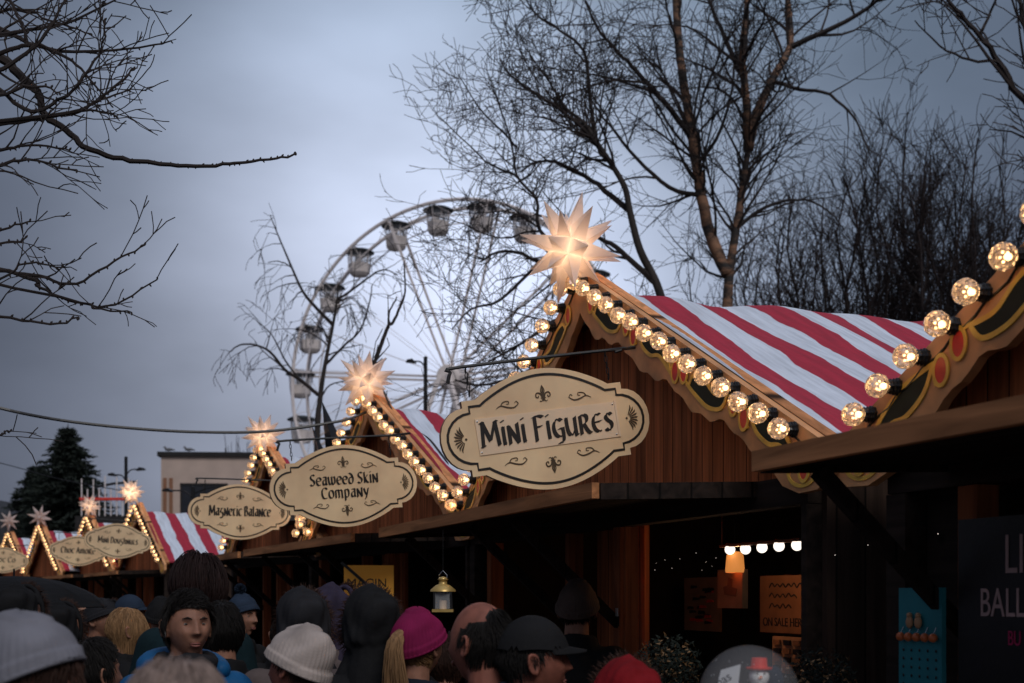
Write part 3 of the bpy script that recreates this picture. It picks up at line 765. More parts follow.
def tree(label, Y, trunk, limbs, prm, seed, matT, matC, r0, cat='tree', group=None, name='bare_tree'):
    rnd = random.Random(seed)
    def tr(l): return [P(px,py,Y+(dy[0] if dy else 0)) for px,py,*dy in l]
    tp = tr(trunk); base = tp[0].copy(); base.z = 0; tp[0] = base
    t = empty(name, base, 0, label, cat, group)
    off = -base
    tb = MB(); sp = smoothed(tp, 5); n = len(sp)
    rr = [r0*(1-(1-prm.get('tend',.38))*i/(n-1))*(1.25 if i == 0 else 1) for i in range(n)]
    tb.tube([p+off for p in sp], rr, 10); 
    cb = MB()
    spawn(rnd, cb, [p+off for p in sp], rr, (sp[-1]-sp[0]).length, 0, prm, 0, prm.get('t0',.55))
    for (l, ra, rb) in limbs:
        lp = smoothed([p+off for p in tr(l)], 4)
        lp = [p+Vector((0,rnd.gauss(0,.02),0)) for p in lp]
        m = len(lp); rl = [ra+(rb-ra)*i/(m-1) for i in range(m)]
        (tb if ra > .05 else cb).tube(lp, rl, 7 if ra > .05 else 5, 0)
        spawn(rnd, cb, lp, rl, sum((lp[i+1]-lp[i]).length for i in range(m-1)), 0, prm, 0, .08)
    tb.build('trunk', matT, t, smooth=True); cb.build('crown', matC, t)
    return t
PB = dict(seg=[.3,.22,.16,.12], wig=[.09,.12,.15,.18], trop=[.03,.01,-.02,-.04], rmin=.0042, sides=[5,4,3,3], max=3, dens=[3.0,4.6,4.8,0],
          ang=(28,68), len=[2.1,1.0,.5,.3], rl=[.026,.011,.0065,.0045], up=[.28,.15,.0,0])
tree('tall bare birch with a forked orange-flecked trunk behind the nearest striped roof', 20,
  [(722,711),(724,420),(727,316),(730,269),(740,205),(748,150)],
  [([(728,275),(712,240),(703,205),(696,165),(690,125),(683,80),(678,35),(675,-40),(678,-110)],.10,.05),
   ([(748,150),(755,119),(772,80),(790,45,.3),(788,0,.5),(780,-80,.5)],.085,.03),
   ([(748,150),(747,119,-.2),(744,80,-.3),(742,50,-.5),(747,0,-.6),(750,-90,-.6)],.075,.03),
   ([(744,80,-.3),(728,45,-.1),(712,8,.2),(695,-40,.4)],.045,.02),
   ([(790,48,.3),(815,36,.1),(845,22,0),(878,0,-.2),(905,-30,-.3)],.05,.02),
   ([(692,140),(672,112,-.2),(654,91,-.4),(635,70,-.5),(619,53,-.7),(600,32,-.8),(585,0,-1)],.05,.016),
   ([(701,195),(669,187,-.3),(637,158,-.6),(610,126,-.9),(588,96,-1.1)],.04,.012),
   ([(696,165),(716,140,-.3),(730,100,-.6),(735,60,-.8)],.035,.012),
   ([(735,230),(760,210,.3),(790,200,.6),(820,205,.8),(845,230,.9)],.035,.01),
   ([(772,80),(800,90,-.3),(830,95,-.6),(856,120,-.8),(868,150,-.9)],.035,.01)],
  PB, 11, M['birch'], M['twig'], .115)
PC = dict(PB); PC.update(wig=[.13,.18,.22,.24], tend=.1, dens=[4.2,5.4,5.0,0], ang=(25,70), len=[1.75,.95,.5,.3], trop=[.03,.02,0,-.02])
tree('bare crooked tree behind the biggest star lantern, twigs spreading left over the wheel', 17,
  [(672,731),(668,420),(664,320),(657,285),(640,250),(630,212),(625,188),(612,165),(596,141),(583,122),(566,108),(548,80),(530,55)],
  [([(655,283),(632,262),(610,243),(590,235),(560,222),(535,214)],.045,.012),
   ([(630,210),(610,195,.2),(584,176,.4),(546,160,.6),(520,172,.7)],.045,.012),
   ([(660,310),(622,300,-.3),(590,312,-.6),(556,320,-.8),(520,345,-1),(488,362,-1)],.045,.012),
   ([(622,300,-.3),(580,275,-.1),(540,262,.2),(505,250,.4),(480,262,.5)],.045,.012),
   ([(580,275,-.1),(540,230,0),(537,200,0),(517,176,.2),(511,141,.3),(490,79,.4)],.03,.008),
   ([(517,176,.2),(495,166,.2),(479,155,.3),(440,117,.4)],.018,.007),
   ([(517,147,.2),(498,128,.2),(479,108,.3),(458,73,.4)],.018,.007),
   ([(612,165),(584,130,-.3),(552,104,-.5),(515,80,-.7),(500,60,-.8)],.03,.008),
   ([(596,141),(590,100,.4),(584,53,.6),(560,30,.7),(537,15,.8),(520,-10,.8)],.03,.008),
   ([(590,312,-.6),(560,350,-.7),(520,375,-.8),(480,385,-.9),(455,380,-.9)],.03,.01),
   ([(540,262,.2),(500,300,.3),(470,310,.4),(452,330,.5)],.025,.008),
   ([(668,420),(640,380,.5),(600,360,.6),(560,365,.7)],.03,.01)],
  PC, 23, M['bark'], M['twig'], .072)
# dense many-stemmed shrubs on the right
PH = dict(sc=0, seg=[.35,.25,.2,.14], wig=[.10,.13,.16,.2], trop=[.05,.03,.02,0], rmin=.0055, sides=[4,3,3,3], max=2, dens=[3.9,5.2,2.2,0],
          ang=(22,70), len=[1.4,.8,.5,.3], rl=[.018,.010,.007,.006], up=[.5,.35,.2,0])
def shrub(label, px, Y, top, spread, n, seed, rise=0):
    rnd = random.Random(seed); c = P(px,HOR,Y); t = empty('bare_shrub', (c.x,c.y,0), 0, label, 'tree', 'dense bare trees behind the stalls')
    tb = MB(); cb = MB()
    H = P(px,top,Y).z
    for k in range(n):
        a = (k+.5)/n*2-1; ht = H*(.93-.24*a*a)*rnd.uniform(.76,1.0)
        dx = a*spread*rnd.uniform(.8,1.7); dy = rnd.uniform(-1.2,1.2)
        p = [Vector((rnd.uniform(-.4,.4)+.25*dx, rnd.uniform(-.3,.3), 0))]
        m = 9
        for i in range(1,m+1):
            s = i/m
            p.append(Vector((p[0].x+dx*s**.75+rnd.gauss(0,.10), dy*s+rnd.gauss(0,.05), ht*s)))
        r = rnd.uniform(.03,.055); rad = [r*(1-.85*i/m)+.006 for i in range(m+1)]
        sp = smoothed(p,2); rd = [rad[min(len(rad)-1,i//2)] for i in range(len(sp))]
        tb.tube(sp, rd, 5)
        spawn(rnd, cb, sp, rd, ht, 0, PH, 0, .30)
    tb.build('trunk', M['twigred'], t); cb.build('crown', M['twigred'], t)
shrub('lowest bare shrub on the left of the dense thicket, beside the birch trunk', 795, 25, 190, 1.2, 16, 1)
shrub('dense bare thicket tree rising behind the middle of the striped roof', 855, 24, 125, 1.5, 26, 2)
shrub('dense bare thicket tree right of centre in the thicket, the tallest', 912, 26, 92, 1.7, 28, 3)
shrub('dense bare thicket tree above the row of large bulbs', 968, 23, 98, 1.6, 26, 4)
shrub('dense bare thicket tree at the right edge of the photo', 1030, 25, 88, 1.8, 26, 5)
PD = dict(PB); PD.update(dens=[2.6,3.0,2.5,0], len=[1.3,.7,.4,.2], rmin=.006)
tree('bare tree reaching in at the top right corner above the thicket', 15,
  [(1130,749),(1125,420),(1110,300),(1085,200),(1060,140)],
  [([(1060,140),(1040,118),(1018,95),(1000,62),(979,35),(960,14),(949,0),(930,-35)],.05,.012),
   ([(1060,140),(1045,80),(1030,50),(1022,15),(1015,-30)],.05,.012),
   ([(979,35),(992,10),(1000,-20)],.02,.01), ([(1000,62),(970,60),(940,45),(915,20)],.02,.007),
   ([(1110,300),(1080,230),(1050,190),(1025,150)],.03,.01)], PD, 31, M['bark'], M['twig'], .14)
PW = dict(PB); PW.update(seg=[.3,.2,.16,.12], tend=.12, t0=.35, dens=[2.6,3.8,3.6,0], len=[1.3,.85,.5,.3], trop=[-.05,-.16,-.2,-.2], up=[0,-.25,-.4,0], ang=(25,70), rmin=.0058, max=3)
tree('small bare weeping birch in front of the ferris wheel gondolas', 27,
  [(316,681),(317,450),(320,400),(325,365),(333,325),(337,300),(339,282)],
  [([(318,395),(300,380),(285,370),(270,352),(255,345),(240,345),(230,352)],.045,.012),
   ([(333,325),(318,310),(303,292),(292,268),(280,240),(270,215)],.045,.01),
   ([(292,268),(282,262),(268,262)],.015,.008), ([(337,300),(352,290),(372,275),(385,270),(398,275)],.03,.01),
   ([(325,365),(345,345),(360,330),(370,300),(372,285)],.03,.01), ([(300,380),(285,360),(272,335),(258,322)],.025,.008),
   ([(320,400),(330,385),(348,380),(360,372)],.02,.008)], PW, 41, M['bark'], M['twig'], .075)
PS = dict(PB); PS.update(dens=[.9,2.0,2,0], len=[.5,.3,.2,.1], max=2, rmin=.006)
tree('slender bare sapling leaning right beside the second largest star', 15,
  [(350,748),(355,520),(362,430),(368,380),(376,359)],
  [([(376,359),(382,343),(388,327),(393,322),(400,306),(405,291),(404,262)],.028,.008),([(388,327),(390,310),(397,298)],.014,.008),
   ([(370,375),(384,392),(392,408)],.016,.008)], PS, 43, M['bark'], M['twig'], .05)
# near tree, branches reaching in from the left
PN = dict(sc=0, seg=[.07,.05,.04,.03], wig=[.10,.14,.18,.2], trop=[-.01,0,0,0], rmin=.0022, sides=[5,4,4,3], max=2, dens=[5.6,8,0,0],
          ang=(25,55), len=[.34,.13,.06,.04], rl=[.006,.0035,.0025,.002], up=[.15,.1,0,0], t0=.9)
NB = [([(-60,20),(0,57),(20,75),(37,92),(42,112),(65,130),(90,150),(130,160),(170,165),(210,166),(240,163),(270,159),(297,155)],.016,.0045,0),
 ([(-60,10),(0,30),(50,50),(115,50),(170,42)],.011,.003,1), ([(-60,50),(0,35),(30,30),(75,20),(120,-4)],.010,.003,1),
 ([(-20,60),(30,45),(70,60),(95,85),(110,105)],.008,.003,1), ([(45,115),(90,105),(120,82),(135,67)],.007,.003,.6), ([(30,118),(75,112),(100,100),(132,88)],.006,.003,.8),
 ([(-60,140),(0,125),(40,120),(90,110),(117,117)],.009,.003,1), ([(-60,150),(0,150),(30,145),(70,150)],.008,.003,1), ([(-60,170),(0,165),(30,160),(75,170)],.008,.003,1),
 ([(-60,80),(0,70),(40,40),(60,10),(70,-30)],.009,.003,1), ([(-60,0),(0,-5),(20,20),(25,40)],.009,.003,1), ([(-50,90),(0,95),(30,85),(60,92)],.008,.003,1),
 ([(-60,60),(-10,85),(30,110),(60,100),(85,75),(100,50),(105,20)],.008,.003,.8), ([(-40,30),(10,10),(50,20),(90,35)],.007,.003,1),
 ([(-60,255),(0,230),(30,222)],.006,.003,.4), ([(-60,250),(0,243),(25,240)],.006,.003,.5),
 ([(-60,262),(0,270),(40,277),(75,284),(115,262),(145,245)],.008,.003,.45), ([(10,272),(40,287),(75,302),(115,305),(155,280)],.007,.003,.35),
 ([(60,297),(95,308),(132,313)],.005,.003,.3), ([(-60,310),(0,315),(50,324),(80,316)],.006,.003,.4), ([(-60,330),(0,280),(30,262),(60,268)],.005,.003,.6),
 ([(-60,425),(-5,434),(8,430)],.004,.003,.3)]
def near_tree():
    rnd = random.Random(77); Y = 5.2
    base = P(-230,HOR,Y); base.z = 0
    t = empty('bare_tree', base, 0, 'near bare tree reaching its budded branches into the upper left corner', 'tree')
    tb = MB(); hub = P(-230,140,Y+.1)-base; hub2 = P(-200,-120,Y)-base
    tb.tube(smoothed([(0,0,0),(0.03,0,1.2),(-.04,.03,2.3),hub,hub2],5), [.10-.003*i for i in range(21)], 10)
    cb = MB()
    for (l, ra, rb, dn) in NB:
        dy = rnd.uniform(-.35,.35)
        p = [P(a,b,Y+dy)-base for a,b in l]
        s = P(-222, l[0][1]*.5+90, Y)-base
        lp = smoothed([s]+p, 5); m = len(lp)
        rl = [ra*1.6+(rb-ra*1.6)*(i/(m-1))**.7 for i in range(m)]
        lp = [q+Vector((rnd.gauss(0,.004),0,rnd.gauss(0,.003))) for q in lp]
        cb.tube(lp, rl, 6)
        pr = dict(PN); pr['dens'] = [PN['dens'][0]*dn, PN['dens'][1], 0, 0]
        spawn(rnd, cb, lp, rl, sum((lp[i+1]-lp[i]).length for i in range(m-1)), 0, pr, 0, .35)
        for i in range(6, m):   # buds
            q = lp[i]; d = Vector((rnd.uniform(-.3,1),0,rnd.choice((-1,1))))*.012
            cb.tube([q, q+d*.6, q+d], [.0035,.0045,.001], 4)
    tb.build('trunk', M['bark'], t, smooth=True); cb.build('crown', M['twig'], t)
near_tree()
# conifers
def conifer(label, px, top, Y, hw, seed):
    rnd = random.Random(seed); H = P(px,top,Y).z; c = P(px,HOR,Y)
    t = empty('spruce_tree', (c.x,c.y,0), 0, label, 'tree', 'spruces at the far left')
    tb = MB(); tb.tube([(0,0,0),(0,0,H*.6),(0,0,H)], [.16,.09,.015], 8); tb.build('trunk', M['bark'], t)
    nb = MB(); R = hw/F*Y*2.7; z = .6
    while z < H-.1:
        f = 1-(z-.6)/(H-.6); r = R*(f**.75)*rnd.uniform(.8,1.12)+.05
        for k in range(26):
            a = rnd.uniform(0,2*pi); rr = r*rnd.uniform(.5,1.22)
            n = max(4,int(rr/.09))
            for i in range(n):
                s = (i+.6)/n; p = Vector((cos(a)*rr*s, sin(a)*rr*s, z-.28*rr*s+.12*rr*s*s))
                for q in range(4):
                    d = Vector((cos(a)+rnd.gauss(0,.7), sin(a)+rnd.gauss(0,.7), rnd.gauss(-.15,.4))).normalized()*rnd.uniform(.12,.24)
                    w = d.cross(Vector((rnd.gauss(0,1),rnd.gauss(0,1),rnd.gauss(0,1)))).normalized()*.035
                    o = len(nb.v); nb.v += [tuple(p-w),tuple(p+w),tuple(p+d)]; nb.f.append((o,o+1,o+2)); nb.m.append(0)
        z += .11
    nb.build('crown', M['needle'], t)
conifer('tall dark spruce behind the two unlit stars', 68, 424, 45, 30, 1)
conifer('smaller spruce left of the tall one', 37, 462, 47, 24, 2)
def upright(px, top, Y, seed, label):
    rnd = random.Random(seed); H = P(px,top,Y).z; c = P(px,HOR,Y); t = empty('bare_tree', (c.x,c.y,0), 0, label, 'tree')
    tb = MB(); tb.tube([(0,0,0),(0,0,H*.9)],[.12,.02],6); tb.build('trunk', M['bark'], t); cb = MB()
    for k in range(40):
        z = H*rnd.uniform(.4,.85); a = rnd.uniform(0,2*pi); cb.tube([(0,0,z),(cos(a)*.3,sin(a)*.3,z+.6),(cos(a)*.4,sin(a)*.4,min(H,z+rnd.uniform(1,1.6)))],[.03,.02,.012],3)
    cb.build('crown', M['twig'], t)
upright(233,433,60,3,'left of two slim bare trees behind the cream building'); upright(246,438,60,4,'right of two slim bare trees behind the cream building')

# ------------------------------------------------------------------ ferris wheel
def ferris():
    Y = 95; c = P(454,379,Y); yaw = radians(-20)
    t = empty('ferris_wheel', (c.x,c.y,0), yaw, 'tall white ferris wheel with enclosed gondolas behind the bare trees', 'ferris wheel')
    hz = c.z; R = 12.75; hw = 1.15; N = 23
    for s in (-1,1):
        r = MB(); r.tube([(R*cos(2*pi*k/96), s*hw, hz+R*sin(2*pi*k/96)) for k in range(97)], .135, 6, cap=False)
        r.build('rim', M['wheel'], t)
        r = MB(); r.tube([((R-1.1)*cos(2*pi*k/96), s*hw*.9, hz+(R-1.1)*sin(2*pi*k/96)) for k in range(97)], .05, 4, cap=False)
        r.build('inner_rim', M['wheel'], t)
    sp = MB(); cb = MB()
    a0 = radians(180-6)
    for k in range(N):
        a = a0-2*pi*k/N
        for s in (-1,1):
            e = Vector((R*cos(a), s*hw, hz+R*sin(a))); h = Vector((.9*cos(a), s*1.1, hz+.9*sin(a)))
            cb.tube([h,e], .02, 4)
        e1 = Vector((R*cos(a),-hw,hz+R*sin(a))); e2 = Vector((R*cos(a),hw,hz+R*sin(a))); cb.tube([e1,e2],.06,4)
        am = a-pi/N; 
        for s in (-1,1):
            cb.tube([Vector((R*cos(a),s*hw,hz+R*sin(a))), Vector(((R-1.1)*cos(am),s*hw*.9,hz+(R-1.1)*sin(am))), Vector((R*cos(a-2*pi/N),s*hw,hz+R*sin(a-2*pi/N)))], .03, 3)
    cb.build('cables', M['wheel'], t)
    for a in (radians(112+0),radians(76),radians(175),radians(200),radians(40),radians(4),radians(-32),radians(-68),radians(-104)):
        b = MB()
        for s in (-1,1):
            b.beam((.6*cos(a), s*1.0, hz+.6*sin(a)), ((R-.2)*cos(a), s*hw, hz+(R-.2)*sin(a)), .15, .15)
        b.build('spoke', M['wheel'], t)
    hb = MB(); Rx = Matrix.Translation((0,0,hz)) @ Matrix.Rotation(radians(90),4,'X')
    hb.lathe([(.01,-1.5),(.75,-1.5),(.9,-1.2),(.9,1.2),(.75,1.5),(.01,1.5)], 24, 0, Rx); hb.build('hub', M['wheelc'], t)
    lg = []
    for s in (-1,1):
        for m in (-1,1):
            b = MB(); b.beam((m*.3, s*1.9, hz), (m*6.2, s*4.2, 0), .32, .32); b.build('leg', M['wheel'], t)
    proto = None
    for k in range(N):
        a = a0-2*pi*k/N
        pos = Vector((R*cos(a), 0, hz+R*sin(a)))
        if proto is None:
            gd = MB()
            gd.lathe([(.05,-2.15),(.62,-2.12),(.82,-1.9),(.9,-1.2),(.86,-1.18)], 8, 0)
            g = gd.build('gondola', M['wheelc'], t, smooth=False)
            rf = MB(); rf.lathe([(1.18,-.32),(1.22,-.26),(.9,-.08),(.3,.05),(.02,.08)], 12, 0); rf.lathe([(1.18,-.32),(.02,-.22)],12,0); rf.build('gondola_roof', M['wheelr'], g)
            ps = MB()
            for q in range(8):
                an = 2*pi*q/8; ps.tube([(.86*cos(an),.86*sin(an),-1.2),(.92*cos(an),.92*sin(an),-.28)], .035, 4)
            ps.tube([(.9*cos(2*pi*q/16),.9*sin(2*pi*q/16),-.75) for q in range(17)], .02, 3, cap=False); ps.build('window_frame', M['wheel'], g)
            st = MB(); st.box(-.55,.55,-.5,-.1,-1.75,-1.15); st.box(-.3,.05,-.2,.2,-1.3,-.65); st.build('seat', M['wheelc'], g)
            gl = MB(); gl.lathe([(.85,-1.18),(.9,-.34)], 8, 0); gl.build('window', M['gglass'], g)
            proto = g
        else: g = copy_tree(proto, t)
        g.scale = (.95,)*3; g.location = pos; g.rotation_euler = (0,0,random.uniform(-.3,.3))
def gglass():
    m, nt, b = newmat('gondola_glazing'); b.inputs['Base Color'].default_value = (.7,.72,.75,1); b.inputs['Roughness'].default_value = .08; b.inputs['Alpha'].default_value = .28; return m
M['gglass'] = gglass()
ferris()

# ------------------------------------------------------------------ building, lamps, cable, far things
def building():
    Y = 48; a = P(161,453,Y); b = P(254,453,Y); w = b.x-a.x; H = a.z
    t = empty('flat_roofed_building', (a.x,Y,0), radians(4), 'cream rendered flat-roofed building with a dark window band behind the stalls', 'building')
    m = MB(); m.box(0,w,0,9,0,H-.12); m.build('wall', M['render'], t)
    m = MB(); m.box(-.12,w+.12,-.12,9.1,H-.12,H+.04); m.build('roof', M['dark'], t)
    zt = P(0,485,Y).z; zb = P(0,508,Y).z; x0 = P(181,0,Y).x-a.x; x1 = P(226,0,Y).x-a.x
    m = MB(); m.box(x0,x1,-.02,.05,zb-1.2,zt)
    wo = m.build('window', M['win'], t)
    f = MB()
    for k in range(5):
        x = x0+(x1-x0)*k/4; f.box(x-.03,x+.03,-.05,-.021,zb-1.2,zt)
    f.box(x0-.04,x1+.04,-.06,-.022,zt,zt+.07); f.build('frame', M['dark'], wo)
    p = MB()
    for px in (165,171):
        x = P(px,0,Y).x-a.x; p.box(x-.06,x+.06,-.06,-.001,0,P(0,478,Y).z)
    p.build('pilaster', M['signedge'], t)
    # gulls
    for px, lb in ((168,'left gull perched on the flat roof corner'),(188,'right gull perched on the flat roof')):
        c = P(px,452,Y); g = empty('gull', (c.x,Y+.1,H+.04), 0, lb, 'bird', 'gulls on the flat roof')
        bm = MB(); bm.sphere((0,0,.17), .13, 10, 8, 0, sc=(1.9,.8,.75)); bm.sphere((-.24,0,.31), .07, 8, 6, 0); bm.tube([(-.17,0,.2),(-.23,0,.3)],[.08,.06],8)
        bm.tube([(.15,0,.18),(.36,0,.13),(.42,0,.12)],[.07,.035,.01],6); bm.tube([(-.29,0,.31),(-.37,0,.295)],[.02,.005],5)
        bm.tube([(0,.03,.09),(0,.03,0)],.01,4); bm.tube([(0,-.03,.09),(0,-.03,0)],.01,4)
        bm.build('body', M['gull'], g, smooth=True); g.scale = (.6,.6,.6)
M['gull'] = mat('gull_feathers', (.16,.16,.17), .8, .3, 12, .1)
building()
def lamp_post(px, top, Y, label, arms):
    c = P(px,HOR,Y); H = P(px,top,Y).z; t = empty('lamp_post', (c.x,Y,0), 0, label, 'lamp post', 'dark street lamps')
    m = MB(); m.lathe([(.14,0),(.13,.9),(.065,1.0),(.045,H-.3),(.045,H),(.01,H+.02)],10); m.build('post', M['iron'], t)
    for (dx,dz,hd) in arms:
        a = MB(); a.tube(smoothed([(0,0,H+dz-.15),(dx*.4,0,H+dz),(dx,0,H+dz+.02)],4), .018, 6); ar = a.build('arm', M['iron'], t)
        if hd:
            h = MB(); s = 1 if dx > 0 else -1
            h.prism([(dx-s*.04,H+dz-.02),(dx+s*.20,H+dz+.0),(dx+s*.17,H+dz+.05),(dx+s*.05,H+dz+.07)] if s > 0 else [(dx-s*.04,H+dz-.02),(dx+s*.05,H+dz+.07),(dx+s*.17,H+dz+.05),(dx+s*.20,H+dz+.0)], -.09,.09); h.build('lamp_head', M['iron'], ar)
lamp_post(425.5,357,30,'dark lamp post between the second star and the largest sign',[(-.25,-.12,True)])
lamp_post(126,457,35,'dark lamp post beside the small orange star',[(.32,-.35,True),(-.28,-.5,True),(.2,-1.0,True)])
lamp_post(193,487,30,'thin dark lamp post left of the third sign',[(.9,-.02,False),(-.5,-.1,True)])
def cable(pts, Y, r, label, Ys=None):
    p = [P(a,b,(Ys[i] if Ys else Y)) for i,(a,b) in enumerate(pts)]
    m = MB(); m.tube(smoothed(p,6), r, 5); o = m.build('overhead_cable', M['black']); tag(o, label, 'cable'); return o
cable([(-60,390),(0,408),(60,420),(130,428),(200,432),(270,431),(340,421),(366,412)], 11, .0115, 'black overhead cable sagging across the left of the sky to the second star', [9,9,9.2,9.4,9.6,9.8,10,10.1])
cable([(384,392),(392,410),(404,424),(418,432),(430,440),(444,458),(452,470),(466,480)], 9.6, .008, 'thin black wire hanging down over the third stall roof', [10.1,9.9,9.7,9.55,9.4,9.1,8.95,8.8])
cable([(-60,452),(0,463),(60,479),(130,492)], 21, .008, 'faint thin cable crossing behind the spruce', [24,24,23.5,22.2])
# black pointed fabric
def peaks():
    Y = 13.0; c = P(340,HOR,Y); t = empty('tent_peak', (c.x,Y,0), 0, 'black pointed tent peak rising between the second and third stars', 'tent')
    for (tx,ty,b0,b1,by) in ((322,401,327,356,470),(311,424,322,334,470)):
        tip = P(tx,ty,Y)-Vector((c.x,Y,0)); a = P(b0,by,Y)-Vector((c.x,Y,0)); b = P(b1,by,Y)-Vector((c.x,Y,0))
        m = MB(); mid = (a+b)/2; d = Vector((0,.22,0)); 
        m.add([tip,a,mid-d,b,mid+d],[(0,1,2),(0,2,3),(0,3,4),(0,4,1),(1,4,3,2)])
        m.build('peak', M['black'], t)
    m = MB(); m.tube([(0,0,0),(0,0,P(340,468,Y).z)], .05, 8); m.build('mast', M['iron'], t)
    m = MB(); z = P(340,469,Y).z; m.add([(-.9,-.6,z-.55),(.9,-.6,z-.55),(.9,.6,z-.55),(-.9,.6,z-.55),(-.14,-.15,z+.05),(.17,-.15,z+.05),(.17,.15,z+.05),(-.14,.15,z+.05)],
        [(0,3,2,1),(4,5,6,7),(0,1,5,4),(1,2,6,5),(2,3,7,6),(3,0,4,7)]); m.build('cover', M['black'], t)
peaks()
# fairground ride frame behind the far stalls
def ride():
    Y = 40; c = P(106,HOR,Y); t = empty('fairground_ride', (c.x,Y,0), 0, 'fairground ride frame of thin upright poles above the small signs', 'ride')
    zt = P(0,480,Y).z; zm = P(0,497,Y).z
    for k in range(10):
        x = -.75+k*.18; m = MB(); m.tube([(x,0,0),(x,0,zt-.3*(k%2)+.15*random.random())], .022, 5); m.build('pole', M['wheel'], t)
    m = MB(); m.box(-.8,.95,-.05,.05,zm-.10,zm-.02); m.build('rail', M['redp'], t)
    m = MB(); m.box(-.85,.95,-.3,.3,0,zm-.6); m.build('base', M['dark'], t)
    m = MB(); m.tube([(-.3,.1,zt-.2),(.2,.1,zt-.1),(.9,.1,zt-.05)], .04, 5); m.build('arm', M['iron'], t)
ride()
def far_house():
    Y = 46; a = P(-60,505,Y); t = empty('house', (a.x,Y,0), 0, 'dark gabled house at the left edge behind the spruces', 'house')
    w = P(14,0,Y).x-a.x; m = MB(); m.box(0,w,0,6,0,3.7); m.build('wall', M['dark'], t)
    m = MB(); m.prism([(-.3,3.65),(w+.3,3.65),(w*.55,5.3)], -.2, 6.2); m.build('roof', M['roofd'], t)
far_house()
def hedge():
    rnd = random.Random(9); m = MB()
    for k in range(9000):
        x = rnd.uniform(-26,26); z = 2.9*rnd.random()**.7; y = 52+rnd.uniform(-.6,.6)
        p = Vector((x,y,z)); d = Vector((rnd.gauss(0,1),rnd.gauss(0,.5),rnd.gauss(0,1))).normalized()*.22; w = d.orthogonal().normalized()*.1
        m.add([p-w,p+w,p+d],[(0,1,2)])
    for k in range(4000):
        x = rnd.uniform(6,22); z = 3.6*rnd.random(); y = 30+rnd.uniform(-.6,.6)
        p = Vector((x,y,z)); d = Vector((rnd.gauss(0,1),rnd.gauss(0,.5),rnd.gauss(0,1))).normalized()*.22; w = d.orthogonal().normalized()*.1
        m.add([p-w,p+w,p+d],[(0,1,2)])
    o = m.build('undergrowth', M['needle']); tag(o, 'dark undergrowth behind the stalls', 'undergrowth', kind='stuff')
hedge()

# ------------------------------------------------------------------ people
def remeshed(mb, name, voxel, mats, smooth_it=3, fn=None):
    me = bpy.data.meshes.new(name); me.from_pydata(mb.v, [], mb.f); me.update()
    o = bpy.data.objects.new(name, me); COL.objects.link(o)
    r = o.modifiers.new('r','REMESH'); r.mode = 'VOXEL'; r.voxel_size = voxel; r.use_smooth_shade = True
    s = o.modifiers.new('s','SMOOTH'); s.iterations = smooth_it; s.factor = .5
    bpy.context.view_layer.update()
    ev = o.evaluated_get(bpy.context.evaluated_depsgraph_get()); out = bpy.data.meshes.new_from_object(ev)
    bpy.data.objects.remove(o); bpy.data.meshes.remove(me)
    out.name = name
    out.materials.clear()
    for m in mats: out.materials.append(m)
    out.polygons.foreach_set('use_smooth', [True]*len(out.polygons))
    return out
def skinmat(name, col):
    m = mat(name, col, .6, .22, 30, .3, bdist=.0012, spec=.3); b = m.node_tree.nodes['Principled BSDF']
    b.inputs['Subsurface Weight'].default_value = .12; b.inputs['Subsurface Radius'].default_value = (.02,.008,.004); return m
M['skin'] = skinmat('skin', (.30,.145,.095)); M['skin2'] = skinmat('flushed_skin', (.26,.095,.065))
def cap(mb, a, ra, b, rb, seg=14, sx=1, sy=1):
    a = Vector(a); b = Vector(b); d = b-a; l = d.length; q = d.to_track_quat('Z','Y').to_matrix().to_4x4(); q.translation = a
    pr = [(max(.0005,ra*cos(radians(t))), ra*sin(radians(t))) for t in range(-90,1,15)]+[(max(.0005,rb*cos(radians(t))), l+rb*sin(radians(t))) for t in range(0,91,15)]
    n0 = len(mb.v); mb.lathe(pr, seg, 0, q)
    mb.f.append(tuple(n0+k for k in range(seg))[::-1]); mb.m.append(0); e = n0+(len(pr)-1)*seg
    mb.f.append(tuple(e+k for k in range(seg))); mb.m.append(0)
    if sx != 1 or sy != 1:
        for i in range(n0, len(mb.v)):
            v = mb.v[i]; mb.v[i] = (v[0]*sx, v[1]*sy, v[2])
HC = Vector((0,-.012,1.652))
def gauss(a, s): return math.exp(-(a/s)**2)
def head_point(d):
    x, y, z = d
    px, py, pz = .074*x, .098*y, .118*z
    if z < 0:
        k = -z
        px *= 1-.44*k**1.35
        if y > 0: py *= 1-.50*k
        else: py *= 1-.02*k
    if z > .2: px *= 1-.03*z
    f = max(0, -y)
    if f > 0:
        prof = max(0, min(1, (.16-z)/.36)) if z > -.20 else max(0, 1-(-.20-z)/.09)
        py -= .026*gauss(x, .13+.07*prof)*prof*f
        py -= .005*gauss(x, .1)*gauss(z-.15,.2)
        for s in (-1,1):
            e = gauss(x-s*.36,.17)*gauss(z-.07,.11); py += .0125*e
            py -= .006*gauss(x-s*.34,.22)*gauss(z-.24,.075)
            py -= .005*gauss(x-s*.50,.2)*gauss(z+.20,.17); px += s*.003*gauss(x-s*.5,.3)*gauss(z+.2,.2)
            py -= .006*gauss(x-s*.13,.08)*gauss(z+.19,.06)
        py -= .0085*gauss(x,.24)*gauss(z+.43,.05)
        py -= .0085*gauss(x,.22)*gauss(z+.56,.055)
        py += .006*gauss(x,.26)*gauss(z+.495,.022)
        py += .005*gauss(x,.3)*gauss(z+.67,.06)
        py -= .013*gauss(x,.28)*gauss(z+.84,.14)
        py -= .004*f*gauss(z+.5,.3)
    return Vector((px,py,pz))
